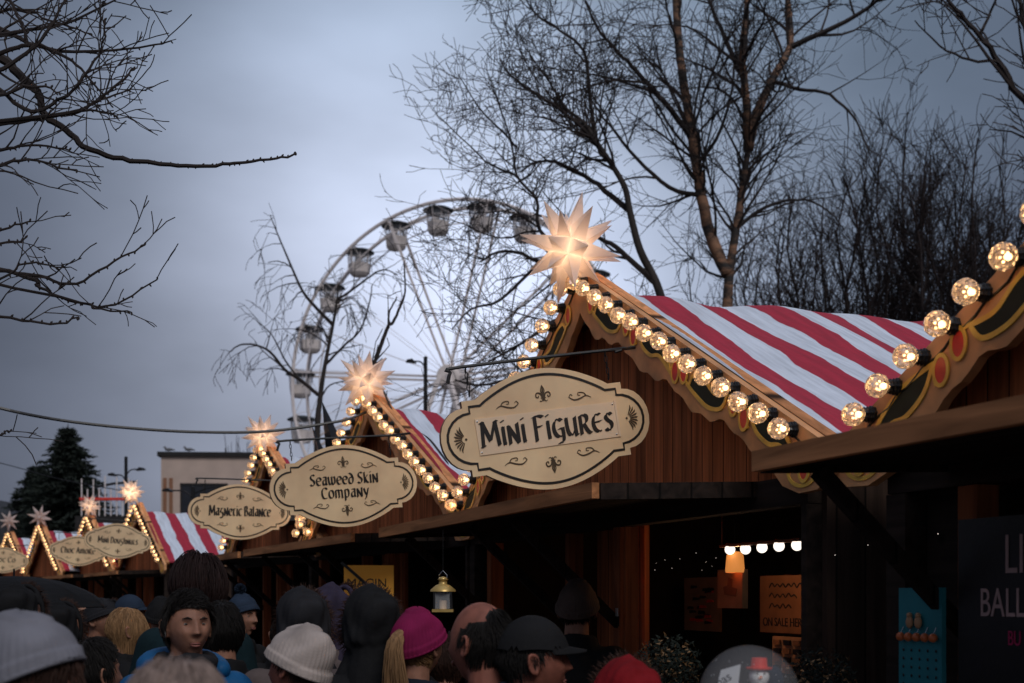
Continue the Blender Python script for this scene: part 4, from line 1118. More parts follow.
def head_mesh(mb, c=HC, bald=False):
    bm = bmesh.new(); bmesh.ops.create_icosphere(bm, subdivisions=6, radius=1)
    for v in bm.verts: v.co = head_point(v.co.normalized())+c
    bm.verts.ensure_lookup_table()
    mb.add([v.co for v in bm.verts], [tuple(v.index for v in f.verts) for f in bm.faces]); bm.free()
    for s in (-1,1):  # ears: rim + lobe + concha
        Me = Matrix.Translation(c+Vector((s*.076,.012,-.005))) @ Matrix.Rotation(s*radians(-22),4,'Z') @ Matrix.Rotation(radians(-12),4,'X')
        ring = [Me @ Vector((s*.010, .017*cos(2*pi*k/14)*(1 if k < 9 else .9), .030*sin(2*pi*k/14))) for k in range(15)]
        mb.tube(ring, .0052, 6, cap=False)
        mb.sphere((0,0,0), 1, 10, 8, 0, sc=(.006,.015,.027), M4=Me)
        mb.sphere((s*.006,-.004,-.030), 1, 8, 6, 0, sc=(.006,.008,.010), M4=Me)
def body_parts(raised=False):
    b = MB(); head_mesh(b)
    cap(b, (0,.022,1.44), .060, (0,.006,1.60), .054)
    cap(b, (-.10,.02,1.40), .075, (.10,.02,1.40), .075); cap(b, (0,.02,1.30), .135, (0,.01,1.10), .12); cap(b,(0,.01,1.1),.12,(0,.0,.95),.135)
    for s in (-1,1):
        cap(b, (s*.17,.02,1.42), .062, (s*.235,.04,1.15), .045)
        if raised and s > 0:
            cap(b,(s*.235,.04,1.15),.045,(s*.20,-.20,1.28),.032); w = Vector((s*.20,-.20,1.28)); hdv = Vector((-.2,-.5,.8)).normalized()
        else:
            cap(b,(s*.235,.04,1.15),.045,(s*.21,-.12,.98),.032); w = Vector((s*.21,-.12,.98)); hdv = Vector((-s*.5,-.6,-.2)).normalized()
        side = hdv.cross(Vector((0,0,1))).normalized(); pn = side.cross(hdv).normalized()
        cap(b, w, .028, w+hdv*.035, .032)
        for k in range(-1,3):
            cap(b, w+hdv*.03+side*(.011*(k-.5)*1.4), .015, w+hdv*.085+side*(.019*(k-.5)), .012)
        for k, ln in zip(range(-1,3), (.060,.072,.078,.068) if s < 0 else (.068,.078,.072,.058)):
            base = w+hdv*.09+side*(.0205*(k-.5)); mid = base+hdv*ln*.5-pn*.006; tip = mid+hdv*ln*.42-pn*.018
            cap(b, base, .0095, mid, .0088); cap(b, mid, .0088, tip, .0075)
        tb = w+hdv*.035+side*.030*s; cap(b, tb, .014, tb+(side*s*.8+hdv*.7).normalized()*.038, .011); tp = tb+(side*s*.8+hdv*.7).normalized()*.038
        cap(b, tp, .011, tp+(hdv+side*s*.15).normalized()*.028, .009)
        cap(b, (s*.09,0,.92), .095, (s*.10,-.01,.50), .058); cap(b, (s*.10,-.01,.50), .056, (s*.105,.01,.09), .040)
        cap(b, (s*.105,.03,.045), .040, (s*.12,-.13,.035), .033)
    return b
print('bodies')
def body_mesh(nm, raised, sk):
    return remeshed(body_parts(raised), nm, .0056, [sk], 2)
BODY = body_mesh('body', False, M['skin']); BODY_R = body_mesh('body', True, M['skin'])
BODY2 = BODY.copy(); BODY2.materials[0] = M['skin2']
def coat_parts(raised=False, collar=True, bulk=1.0):
    b = MB()
    cap(b, (-.115,.02,1.40), .092, (.115,.02,1.40), .092)
    cap(b, (0,.025,1.32), .165*bulk, (0,.02,1.05), .165*bulk); cap(b, (0,.02,1.05), .165*bulk, (0,.01,.80), .185*bulk)
    cap(b, (-.07,.02,1.0), .14*bulk, (-.07,.01,.82), .15*bulk); cap(b, (.07,.02,1.0), .14*bulk, (.07,.01,.82), .15*bulk)
    for s in (-1,1):
        cap(b, (s*.165,.02,1.41), .085*bulk, (s*.245,.04,1.15), .070*bulk)
        if raised and s > 0: cap(b,(s*.245,.04,1.15),.070,(s*.205,-.175,1.27),.050)
        else: cap(b,(s*.245,.04,1.15),.068*bulk,(s*.19,-.13,.98),.060)
    if collar:
        for k in range(16):
            a = 2*pi*k/16; p = Vector((.078*cos(a), .012+.082*sin(a), 1.475+.012*sin(a))); p2 = Vector((.090*cos(a+.4), .012+.092*sin(a+.4), 1.475)); cap(b, p, .028, p+Vector((0,0,.045)), .020, 8)
    return b
COAT = remeshed(coat_parts(), 'coat', .012, [M['black']], 4)
COAT_R = remeshed(coat_parts(True), 'coat', .012, [M['black']], 4)
def hood_down_parts():
    b = MB()
    for k in range(15):
        a = radians(-20+k*220/14); p = Vector((.125*cos(a), .03+.115*sin(a), 1.47+.02*sin(a))); a2 = a+radians(16); p2 = Vector((.125*cos(a2), .03+.115*sin(a2), 1.47+.02*sin(a2)))
        cap(b, p, .036+.022*max(0,sin(a)), p2, .036+.022*max(0,sin(a2)), 10)
    return b
HOODD = remeshed(hood_down_parts(), 'hood', .010, [M['black']], 4)
def trousers_parts():
    b = MB(); cap(b, (-.05,0,.95), .125, (.05,0,.95), .125)
    for s in (-1,1): cap(b, (s*.09,0,.90), .108, (s*.10,-.01,.50), .078); cap(b, (s*.10,-.01,.50), .077, (s*.105,.01,.10), .062)
    return b
TROU = remeshed(trousers_parts(), 'trousers', .014, [M['black']], 3)
def shoes_parts():
    b = MB()
    for s in (-1,1): cap(b, (s*.105,.04,.052), .050, (s*.122,-.16,.045), .043); b.box(s*.11-.045,s*.11+.045,-.19,.08,0,.03)
    return b
SHOE = remeshed(shoes_parts(), 'shoes', .010, [M['black']], 2)
def fabric(name, col, knit=0, rough=.85, scale=9):
    m = mat(name, col, rough, .22, scale, .5, bdist=.008)
    if knit:
        nt = m.node_tree; b = nt.nodes['Principled BSDF']; tc = nt.nodes.new('ShaderNodeTexCoord')
        w = nt.nodes.new('ShaderNodeTexWave'); w.wave_type = 'BANDS'; w.bands_direction = 'DIAGONAL'; w.inputs['Scale'].default_value = knit; w.inputs['Distortion'].default_value = 2.5; w.inputs['Detail'].default_value = 3
        L(nt, tc.outputs['Object'], w.inputs['Vector']); bp = nt.nodes.new('ShaderNodeBump'); bp.inputs['Strength'].default_value = .10; bp.inputs['Distance'].default_value = .002
        L(nt, w.outputs['Fac'], bp.inputs['Height']); L(nt, bp.outputs[0], b.inputs['Normal'])
    b = m.node_tree.nodes['Principled BSDF']; b.inputs['Specular IOR Level'].default_value = .15
    return m
FB = {k: fabric('fabric_'+k, *v) for k, v in {
 'black': ((.012,.012,.013),), 'navy': ((.012,.016,.026),), 'blue': ((.008,.085,.22),0,.5), 'teal': ((.007,.020,.025),), 'grey': ((.17,.17,.195),55),
 'white': ((.40,.34,.31),48), 'peach': ((.30,.17,.12),60), 'char': ((.020,.020,.023),45), 'pink': ((.20,.010,.062),50), 'purple': ((.035,.028,.05),), 'lgrey': ((.11,.085,.08),), 'red': ((.20,.008,.012),),
 'brown': ((.085,.06,.05),), 'capblue': ((.020,.032,.055),), 'stripe': ((.30,.28,.27),), 'dgreen': ((.02,.03,.022),)}.items()}
def hairmat(name, col):
    m = mat(name, col, .65, .4, 90, 0, stretch=(1,1,.15), spec=.25); return m
HM = {'black': hairmat('hair_black',(.010,.008,.007)), 'brown': hairmat('hair_brown',(.040,.018,.012)), 'auburn': hairmat('hair_auburn',(.020,.009,.008)),
      'blond': hairmat('hair_blond',(.30,.17,.08)), 'dblond': hairmat('hair_dark_blond',(.20,.12,.07)), 'greyb': hairmat('hair_streaked_ash',(.27,.20,.17))}
M['lips'] = mat('lips', (.22,.075,.06), .5, .15, 40, .1); M['eye'] = mat('eye_white', (.22,.19,.17), .3, .05, 10, 0); M['iris'] = mat('eye_dark', (.015,.010,.008), .1, .1, 10, 0)
def hair_mesh(style, seed=0):
    rnd = random.Random(seed+hash(style)%1 if False else seed); mb = MB()
    # scalp cap
    long = style in ('long','bob','pony','big')
    n = {'short':1900,'crop':1500,'ring':1500,'long':1500,'bob':1700,'pony':1300,'big':1900}[style]
    add = {'short':.012,'crop':.005,'ring':.005,'long':.014,'bob':.016,'pony':.010,'big':.034}[style]
    def surf(d, e): return head_point(d)*(1+0)+Vector(d)*e
    bm = bmesh.new(); bmesh.ops.create_icosphere(bm, subdivisions=4, radius=1)
    def inhair(d):
        x,y,z = d
        if style == 'ring':
            if z > .52 and y < .55: return False
            return y > -.15+abs(0) and z > -.35 and (y > .1 or z > .1) and not (z > .35 and y < .1)
        line = .50 if y < -.55 else (.50-(y+.55)*1.05 if y < .0 else -.08-.45*y)
        if long and y > -.1: line = -.75
        return z > line
    keep = [f for f in bm.faces if inhair(f.calc_center_median().normalized())]
    idx = {}
    for f in keep:
        t = []
        for v in f.verts:
            if v.index not in idx: idx[v.index] = len(mb.v); mb.v.append(tuple(surf(v.co.normalized(), add*.55)+HC))
            t.append(idx[v.index])
        mb.f.append(tuple(t)); mb.m.append(0)
    bm.free()
    whorl = Vector((.12,.25,1)).normalized() if not long else Vector((.05,-.15,1)).normalized()
    c = 0
    while c < n:
        d = Vector((rnd.gauss(0,1),rnd.gauss(0,1),rnd.gauss(0,1))).normalized()
        if not inhair(d): continue
        c += 1
        pts = []; front = style == 'short' and d.y < -.2; ln = {'short':.034 if d.y < -.2 else .048,'crop':.025,'ring':.030,'long':.42,'bob':.26,'pony':.16,'big':.20}[style]*rnd.uniform(.7,1.15)
        flow = (d-whorl*1.0); flow = (flow-d*flow.dot(d))
        if flow.length < .05: flow = Vector((rnd.gauss(0,1),rnd.gauss(0,1),0))
        flow.normalize()
        if style in ('short','crop') : flow = ((flow if not front else Vector((.9,-.25,.25)))+Vector((rnd.gauss(0,.3),rnd.gauss(0,.3),rnd.gauss(0,.2)))).normalized()
        if style == 'pony': flow = (Vector((0,.9,.2))-d*.9); flow = flow-d*flow.dot(d); flow.normalize()
        p = surf(d, add*.4); cur = d.copy(); e = add*rnd.uniform(.5,1.2); steps = 6 if ln < .1 else 10; stp = ln/steps
        off = False; vel = None
        for i in range(steps+1):
            pts.append(p+HC)
            if not off:
                f2 = (flow if front else (cur-whorl)) if style != 'pony' else (Vector((0,1,.15))-cur)
                f2 = f2-cur*f2.dot(cur)
                if f2.length > 1e-3: flow = (flow*.6+f2.normalized()*.4).normalized()
                flow = (flow+Vector((rnd.gauss(0,.08),rnd.gauss(0,.08),rnd.gauss(0,.08))))
                cur = (cur+flow*stp/.10).normalized(); p2 = surf(cur, e+ (.012*i/steps if ln < .1 else 0)); vel = p2-p; p = p2
                if long and style != 'pony' and cur.z < -.35: off = True
            else:
                vel = (vel*.6+Vector((rnd.gauss(0,.004),rnd.gauss(0,.004),-stp))*.5); p = p+vel.normalized()*stp
        r = rnd.uniform(.0011,.0024)
        mb.tube(pts, [r*(1-.65*i/(len(pts)-1)) for i in range(len(pts))], 3, 0, cap=False)
    if style == 'pony':
        for k in range(420):
            a = rnd.uniform(0,2*pi); r0 = .020*sqrt(rnd.random()); st = HC+Vector((r0*cos(a), .105, .045+r0*sin(a)))
            pts = [st]; w = rnd.uniform(.5,1.9)
            for i in range(1,9):
                s = i/8; pts.append(st+Vector((r0*cos(a)*w*1.6*s+rnd.gauss(0,.002), .045*min(1,s*3)-.03*s, -.30*s**1.15+.03*min(1,s*4)))+Vector((0,r0*sin(a)*w*s,0)))
            mb.tube(pts, [.0018,.002,.002,.002,.0019,.0017,.0014,.001,.0006], 3, 0, cap=False)
    return mb
HAIR = {}
def hair(style, col, parent, seed=0):
    k = (style,col)
    if k not in HAIR: o = hair_mesh(style, seed+len(HAIR)).build('hair', HM[col], parent, smooth=True); HAIR[k] = o.data; return o
    o = bpy.data.objects.new('hair', HAIR[k]); COL.objects.link(o); o.parent = parent; return o
def hat_mesh(kind):
    mb = MB()
    if kind in ('beanie','slouch','pom'):
        bm = bmesh.new(); bmesh.ops.create_icosphere(bm, subdivisions=6, radius=1); idx = {}
        tiltk = .36
        for f in bm.faces:
            c = f.calc_center_median().normalized()
            if c.z <= .06-tiltk*c.y: continue
            t = []
            for v in f.verts:
                if v.index not in idx:
                    d = v.co.normalized(); idx[v.index] = len(mb.v); az = atan2(d.y,d.x); h = d.z+tiltk*d.y
                    base = Vector((.076*d.x,.098*d.y,.118*d.z)); e = .018 if kind != 'slouch' else .026
                    e += .0014*sin(44*az)*(1-.7*max(0,d.z))            # knit ribs
                    e += .004*sin(3*az+6*d.z)*max(0,d.z)+.003*sin(5*az-9*d.z+1)*max(0,1-abs(d.z-.5)*2)
                    if h < .27: e += .006*min(1,(.27-h)/.03)              # folded edge
                    p = base+d*e
                    if kind == 'slouch':
                        k = max(0,d.z)*max(0,.55+d.y); p += Vector((.012*k,.045,.010))*k if False else Vector((.012*k,.048*k,.006*k))
                        p.z += .006*sin(11*d.y+2*d.x)*max(0,d.z)*max(0,d.y+.3)
                    if d.z > .9: p.z += .006
                    mb.v.append(tuple(p+HC))
                t.append(idx[v.index])
            mb.f.append(tuple(t)); mb.m.append(0)
        bm.free()
        pts = []
        for k in range(41):
            a = 2*pi*k/40; d = Vector((cos(a),sin(a),.06-tiltk*sin(a))).normalized(); pts.append(Vector((.076*d.x,.098*d.y,.118*d.z))+d*(.020 if kind != 'slouch' else .026)+HC)
        mb.tube(pts, .006, 6, 0, cap=False)
        if kind == 'pom':
            rnd = random.Random(2)
            for k in range(420):
                d = Vector((rnd.gauss(0,1),rnd.gauss(0,1),rnd.gauss(0,1))).normalized(); c = HC+Vector((0,.01,.165)); mb.tube([c,c+d*.036],[.004,.002],3,0,cap=False)
    elif kind == 'hood':
        # raised hood : closed cloth mass, the face stands out of its front
        hb = MB(); bm = bmesh.new(); bmesh.ops.create_icosphere(bm, subdivisions=5, radius=1)
        for v in bm.verts:
            d = v.co.normalized(); k = .112 if d.y > 0 else .050
            p = Vector((.103*d.x, k*d.y+.020, .142*d.z+.006))
            p += d*(.006*sin(6*d.z+4*d.x+1)+.005*sin(12*d.y+7*d.z+2*d.x)+.003*sin(23*d.y-11*d.x)+.006*max(0,1-abs(d.x)*18)*(d.z > -.5))
            if d.y > 0 and d.z > 0: p += Vector((0,.022,.004))*d.y*d.z*2
            v.co = p+HC
        hb.add([v.co for v in bm.verts], [tuple(v.index for v in f.verts) for f in bm.faces]); bm.free()
        ring = [HC+Vector((.096*sin(radians(a)), -.030, .136*cos(radians(a))+.004)) for a in range(-150,151,12)]
        for q in range(len(ring)-1): cap(hb, ring[q], .012, ring[q+1], .012, 8)
        cap(hb, HC+Vector((0,.045,-.09)), .080, HC+Vector((0,.035,-.22)), .115, 14)
        for s_ in (-1,1): cap(hb, HC+Vector((s_*.055,.0,-.12)), .052, HC+Vector((s_*.07,.01,-.22)), .085, 12)
        me = remeshed(hb, 'hood', .007, [FB['black']], 2)
        mb.add([v.co for v in me.vertices], [tuple(p.vertices) for p in me.polygons])
    elif kind == 'cap':
        bm = bmesh.new(); bmesh.ops.create_icosphere(bm, subdivisions=4, radius=1); idx = {}
        for f in bm.faces:
            c = f.calc_center_median().normalized()
            if c.z < .30: continue
            t = []
            for v in f.verts:
                if v.index not in idx: d = v.co.normalized(); idx[v.index] = len(mb.v); mb.v.append(tuple(Vector((.076*d.x,.098*d.y,.118*d.z))+d*.016+HC))
                t.append(idx[v.index])
            mb.f.append(tuple(t)); mb.m.append(0)
        bm.free()
        mb.prism([(.075*cos(radians(a)), .0-.0) for a in ()] or [(0,0),(1,0),(0,1)], 0,0) if False else None
        vs = []; n = 12
        for lay in (0,1):
            for i in range(n+1):
                a = radians(200+140*i/n)
                for r in (0,1): vs.append(HC+Vector((.078*cos(a)*(1+.05*r), .098*sin(a)-.065*r*abs(sin(a)), .045-.012*r-.005*lay-.01*abs(cos(a))*r)))
        o2 = 2*(n+1); fs = []
        for i in range(n): q = 2*i; fs += [(q,q+1,q+3,q+2),(q+o2,q+2+o2,q+3+o2,q+1+o2),(q+1,q+1+o2,q+3+o2,q+3)]
        mb.add(vs, fs)
    elif kind == 'brim':
        mb.lathe([(.205,.045),(.21,.050),(.15,.058),(.100,.056),(.100,.075),(.097,.12),(.088,.165),(.06,.185),(.001,.186)], 32, 0, Matrix.Translation(HC) @ Matrix.Scale(1.1,4,(0,1,0)))
        mb.lathe([(.205,.045),(.09,.048)], 32, 0, Matrix.Translation(HC) @ Matrix.Scale(1.1,4,(0,1,0)))
    return mb
HATS = {}
def hat(kind, fab, parent):
    if kind not in HATS: HATS[kind] = hat_mesh(kind).build('tmp', FB['black'], None, smooth=True); tmpo = HATS[kind]; me = tmpo.data; bpy.data.objects.remove(tmpo); HATS[kind] = me
    me = HATS[kind].copy(); me.materials[0] = FB[fab]
    nm = {'beanie':'beanie','slouch':'beanie','pom':'beanie','hood':'hood','cap':'cap','brim':'hat'}[kind]
    o = bpy.data.objects.new(nm, me); COL.objects.link(o); o.parent = parent; return o
MESHC = {}
def piece(name, me, fab, parent):
    k = (me.name, fab)
    if k not in MESHC: c = me.copy(); c.materials[0] = FB[fab]; MESHC[k] = c
    o = bpy.data.objects.new(name, MESHC[k]); COL.objects.link(o); o.parent = parent; return o
eyeb = MB()
for s in (-1,1):
    eyeb.sphere(HC+Vector((s*.029,-.0712,.009)), .0122, 12, 8, 0); eyeb.sphere(HC+Vector((s*.029,-.0804,.009)), .0060, 10, 8, 1, sc=(1,.62,1))
EYE_ME = None
lidb = MB()
for s in (-1,1):
    c = HC+Vector((s*.029,-.0712,.009))
    for (t0,t1) in ((0,74),(104,180)):
        prof = []
        for i in range(8):
            th = radians(t0+(t1-t0)*i/7); prof.append((max(.0003,.0128*sin(th)), .0128*cos(th)))
        lidb.lathe(prof, 16, 0, Matrix.Translation(c) @ Matrix.Rotation(radians(-6),4,'X'))
LIDS = {}
lipb = MB()
lipb.tube([HC+Vector((x,y,z)) for x,y,z in ((-.021,-.0885,-.0595),(-.010,-.0975,-.0560),(0,-.0990,-.0568),(.010,-.0975,-.0560),(.021,-.0885,-.0595))],[.0012,.0034,.0036,.0034,.0012],8)
lipb.tube([HC+Vector((x,y,z)) for x,y,z in ((-.020,-.0885,-.0605),(-.009,-.0960,-.0645),(0,-.0975,-.0655),(.009,-.0960,-.0645),(.020,-.0885,-.0605))],[.0012,.0038,.0042,.0038,.0012],8)
def scarf(parent, fab):
    b = MB()
    for (z,r,w) in ((1.485,.088,.030),(1.53,.082,.028)):
        pts = [Vector((r*cos(a), .008+r*1.05*sin(a), z+.008*sin(3*a))) for a in [2*pi*k/24 for k in range(25)]]
        b.tube(pts, [w*(1+.1*sin(k*1.9)) for k in range(25)], 8, 0, cap=False)
    b.tube([(.03,-.09,1.50),(.045,-.13,1.42),(.05,-.17,1.25)],[.03,.035,.03],8)
    return b.build('scarf', FB[fab], parent, smooth=True)
def person(px, ytop, Y, face_deg, label, coat='black', hairstyle=None, haircol='black', hatk=None, hatf='black', sk=None, raised=False, hood_down=None, sc=None, tilt=0, scarff=None, hat_extra=.0, roll=0):
    global EYE_ME
    top = P(px,ytop,Y); ht = 1.775+({'beanie':.02,'slouch':.025,'pom':.05,'hood':.02,'cap':.01,'brim':.065}.get(hatk,0))+(.01 if hairstyle else 0)+(.02 if hairstyle == 'big' else 0)
    s = top.z/ht
    t = empty('person', (top.x, Y, 0), radians(face_deg), label, 'person', 'people in the crowd')
    t.scale = (s,s,s)
    if sc: t.scale = (s*sc, s*sc, s)
    t.rotation_euler = (radians(tilt), radians(roll), radians(face_deg))
    me = BODY_R if raised else (BODY2 if sk == 2 else BODY)
    b = bpy.data.objects.new('body', me); COL.objects.link(b); b.parent = t
    if EYE_ME is None: o = eyeb.build('eyes', [M['eye'],M['iris']], t, smooth=True); EYE_ME = o.data
    else: o = bpy.data.objects.new('eyes', EYE_ME); COL.objects.link(o); o.parent = t
    piece('coat', COAT_R if raised else COAT, coat, t); piece('trousers', TROU, 'black', t); piece('shoes', SHOE, 'black', t)
    if hairstyle: hair(hairstyle, haircol, t)
    if hatk: hat(hatk, hatf, t)
    if hatk == 'hood':
        fr = MB(); rf = random.Random(int(px))
        for q in range(520):
            a = radians(rf.uniform(-150,150)); c_ = HC+Vector((.100*sin(a), -.034, .140*cos(a)+.004)); d_ = (Vector((sin(a),-.5,cos(a)))+Vector((rf.gauss(0,.45),rf.gauss(0,.45),rf.gauss(0,.45)))).normalized()*rf.uniform(.018,.042)
            fr.tube([c_, c_+d_*.6+Vector((0,0,-.003)), c_+d_+Vector((0,0,-.008))],[.0016,.0012,.0004],3,0,cap=False)
        fr.build('fur_trim', HM['brown'], t)
    if hood_down: hd = piece('lowered_hood', HOODD, hood_down, t); hd.location = (0,0,.035)
    if scarff: scarf(t, scarff)
    if 'm' not in LIDS: LIDS['m'] = lidb.build('eyelids', M['skin'], t, smooth=True).data; LIDS['l'] = lipb.build('lips', M['lips'], t, smooth=True).data
    else:
        for nm_, k_ in (('eyelids','m'),('lips','l')):
            o = bpy.data.objects.new(nm_, LIDS[k_]); COL.objects.link(o); o.parent = t
    for q in (-1,1):
        eb = MB(); eb.tube([HC+Vector((q*.014,-.0965,.026)),HC+Vector((q*.028,-.0955,.032)),HC+Vector((q*.044,-.083,.027))],[.0022,.0030,.0015],5); eb.build('eyebrow', HM[haircol], t)
    return t
print('people')
PEOPLE = [
 dict(px=24,ytop=609,Y=2.65,face_deg=80,label='person in a light grey knitted beanie at the left edge, seen in dark profile',coat='black',hairstyle='bob',haircol='brown',hatk='slouch',hatf='grey',sk=2),
 dict(px=187,ytop=588,Y=4.5,face_deg=30,label='young man in a bright blue jacket with dark hair, facing the camera',coat='blue',hairstyle='short',haircol='black',hood_down='blue',scarff='char'),
 dict(px=197,ytop=549,Y=5.6,face_deg=165,label='tallest person with big dark auburn hair, standing behind the man in blue',coat='teal',hairstyle='big',haircol='auburn'),
 dict(px=174,ytop=655,Y=1.75,face_deg=178,label='person with streaked ash-blond hair at the bottom edge, seen from behind',coat='black',hairstyle='bob',haircol='greyb'),
 dict(px=254,ytop=619,Y=3.9,face_deg=-120,label='person in an off-white knitted beanie right of the man in blue',coat='black',hairstyle='crop',haircol='brown',hatk='slouch',hatf='white',sk=2,roll=-8),
 dict(px=74,ytop=596,Y=9.0,face_deg=70,label='distant person in a peach beanie left of the blond head',coat='char',hatk='beanie',hatf='peach'),
 dict(px=99,ytop=598,Y=8.0,face_deg=75,label='distant person in a charcoal beanie between the peach beanie and the blond head',coat='black',hatk='beanie',hatf='char'),
 dict(px=124,ytop=606,Y=6.6,face_deg=120,label='person with straight blond hair left of the man in blue',coat='black',hairstyle='long',haircol='blond'),
 dict(px=128,ytop=593,Y=9.2,face_deg=110,label='distant person in a blue cap behind the blond head',coat='navy',hairstyle='crop',haircol='black',hatk='cap',hatf='capblue'),
 dict(px=303,ytop=590,Y=5.0,face_deg=185,label='person in a dusky grey coat with its dark hood up, right of the off-white beanie',coat='lgrey',hatk='hood',hatf='char',raised=False),
 dict(px=336,ytop=586,Y=5.4,face_deg=130,label='person in a purple-grey hood left of the tall black hood',coat='lgrey',hatk='hood',hatf='purple',raised=True),
 dict(px=372,ytop=588,Y=4.6,face_deg=190,label='person in a black coat with the hood up, in front of the yellow banner',coat='black',hatk='hood',hatf='black'),
 dict(px=416,ytop=604,Y=4.45,face_deg=146,label='girl with a pink hat and long blond ponytail, in front of the lantern',coat='navy',hairstyle='pony',haircol='blond',hatk='beanie',hatf='pink'),
 dict(px=484,ytop=597,Y=3.65,face_deg=-128,label='balding man in a dark jacket with dark hair round his bare crown',coat='navy',hairstyle='ring',haircol='black',sk=2),
 dict(px=528,ytop=612,Y=3.6,face_deg=98,label='man in a black peaked cap facing right, next to the balding man',coat='black',hairstyle='crop',haircol='black',hatk='cap',hatf='black',sk=2),
 dict(px=577,ytop=576,Y=6.0,face_deg=170,label='person in a tall brown knitted beanie in front of the two wooden posts',coat='black',hairstyle='crop',haircol='black',hatk='beanie',hatf='brown'),
 dict(px=628,ytop=660,Y=3.3,face_deg=185,label='short person in a red hooded coat below the wooden posts',coat='red',hatk='hood',hatf='red'),
 dict(px=240,ytop=588,Y=7.5,face_deg=60,label='person in a patterned blue and white bobble hat behind the off-white beanie',coat='black',hatk='pom',hatf='capblue'),
 dict(px=222,ytop=600,Y=5.2,face_deg=200,label='person with black hair right behind the man in blue',coat='black',hairstyle='short',haircol='black'),
 dict(px=60,ytop=602,Y=6.5,face_deg=170,label='person in a black hood between the grey beanie and the peach beanie',coat='black',hatk='hood',hatf='black'),
 dict(px=20,ytop=585,Y=6.0,face_deg=160,label='person in a black hood behind the light grey beanie',coat='black',hatk='hood',hatf='black'),
 dict(px=90,ytop=637,Y=4.2,face_deg=140,label='person in black with a pale striped scarf left of the blue sleeve',coat='black',hairstyle='short',haircol='black',scarff='stripe'),
 dict(px=446,ytop=634,Y=5.2,face_deg=150,label='person with dark hair between the ponytail girl and the balding man',coat='black',hairstyle='short',haircol='brown'),
 dict(px=285,ytop=612,Y=7.0,face_deg=170,label='far dark-haired person behind the off-white beanie',coat='black',hairstyle='crop',haircol='black'),
 dict(px=160,ytop=596,Y=8.5,face_deg=190,label='far person in a black beanie left of the tallest person',coat='dgreen',hatk='beanie',hatf='black'),
 dict(px=5,ytop=596,Y=9.5,face_deg=100,label='far person in a charcoal hood at the left edge',coat='black',hatk='hood',hatf='char'),
 dict(px=45,ytop=598,Y=11,face_deg=200,label='farthest dark-haired person under the two unlit stars',coat='black',hairstyle='short',haircol='black'),
 dict(px=110,ytop=600,Y=11.5,face_deg=150,label='far person in a black hood under the small signs',coat='black',hatk='hood',hatf='black'),
]
for d in PEOPLE: person(**d)
# earbud on the man in blue
def earbud():
    t = [o for o in bpy.data.objects if o.get('label','').startswith('young man in a bright blue')][0]
    m = MB(); m.sphere(HC+Vector((-.082,-.004,-.006)), .008, 8, 6); m.tube([HC+Vector((-.084,-.006,-.008)),HC+Vector((-.083,-.014,-.036))],.0032,6)
    m.build('earbud', M['globe_off'], t, smooth=True)
M['globe_off'] = mat('white_plastic', (.75,.75,.75), .3, .05, 10, 0)
earbud()
def umbrella():
    Y = 7.2; c = P(14,576,Y); t = empty('umbrella', (c.x,Y,0), 0, 'open black umbrella above the crowd at the left edge', 'umbrella')
    m = MB(); n = 16; prof = []
    for k in range(9):
        a = k/8; prof.append((max(.003,.50*sin(a*1.25)/sin(1.25)), c.z-.17*(1-cos(a*1.25))/(1-cos(1.25))))
    m.lathe(prof, n, 0); m.lathe([(r*.99,z-.004) for r,z in prof][::-1], n, 0); m.build('canopy', FB['black'], t)
    p = MB(); p.tube([(0,0,1.15),(0,0,c.z+.04)], .006, 6); p.tube([(0,0,1.15),(.03,0,1.1),(.06,0,1.12)],.010,6); p.build('shaft', M['iron'], t)
    for k in range(8):
        a = 2*pi*k/8; r = MB(); r.tube([(0,0,c.z-.01),(.25*cos(a),.25*sin(a),c.z-.06),(.5*cos(a),.5*sin(a),c.z-.178)], .003, 4); r.build('rib', M['iron'], t)
umbrella()

# ------------------------------------------------------------------ things in the stalls
def txt(s, size, mt, name, parent, loc, rot, ex=.001, bold=0):
    cu = bpy.data.curves.new(name,'FONT'); cu.body = s; cu.size = size; cu.extrude = ex; cu.offset = bold; cu.align_x = 'LEFT'
    o = bpy.data.objects.new(name, cu); COL.objects.link(o); bpy.context.view_layer.update()
    me = bpy.data.meshes.new_from_object(o.evaluated_get(bpy.context.evaluated_depsgraph_get())); bpy.data.objects.remove(o)
    me.materials.clear(); me.materials.append(mt); o = bpy.data.objects.new(name, me); COL.objects.link(o); o.parent = parent; o.location = loc; o.rotation_euler = rot; return o
def bp(px, py, off):   # point at a given depth off the first facade line, in world
    k = (px-512)/F; y = off/(.944*k+.33); return Vector((k*y, y, EYE+(HOR-py)/F*y))
FA = face(.33)
def bulbstring():
    a = bp(722,551,2.95); b = bp(802,545,2.95); t = empty('globe_light_bar', a, 0, 'row of five round white bulbs lit inside the second nearest stall', 'lights')
    m = MB(); m.beam((0,0,.022),tuple(b-a+Vector((0,0,.022))),.03,.012); m.tube([(0,0,.022),(0,0,.33)],.004,5); m.tube([tuple(b-a+Vector((0,0,.02))),tuple(b-a+Vector((0,0,.33)))],.004,5); m.build('rail', M['redp2'], t)
    for k, (px,py) in enumerate(((730,549.5),(745.5,549),(762,547.5),(779,546),(797,545))):
        p = bp(px,py,2.95)-a; g = MB(); g.sphere(p, .0245, 14, 10, 0); o = g.build('bulb', M['globe'], t, smooth=True)
        s = MB(); s.lathe([(.018,.012),(.022,.016),(.018,.03),(.001,.03)], 10, 0, Matrix.Translation(p)); s.build('holder', M['redp2'], o)
M['redp2'] = mat('copper', (.30,.13,.07), .4, .2, 10, 0, metal=.6)
bulbstring()
M['amber'] = emis('lit_amber_shade', (1.0,.36,.08), .55)
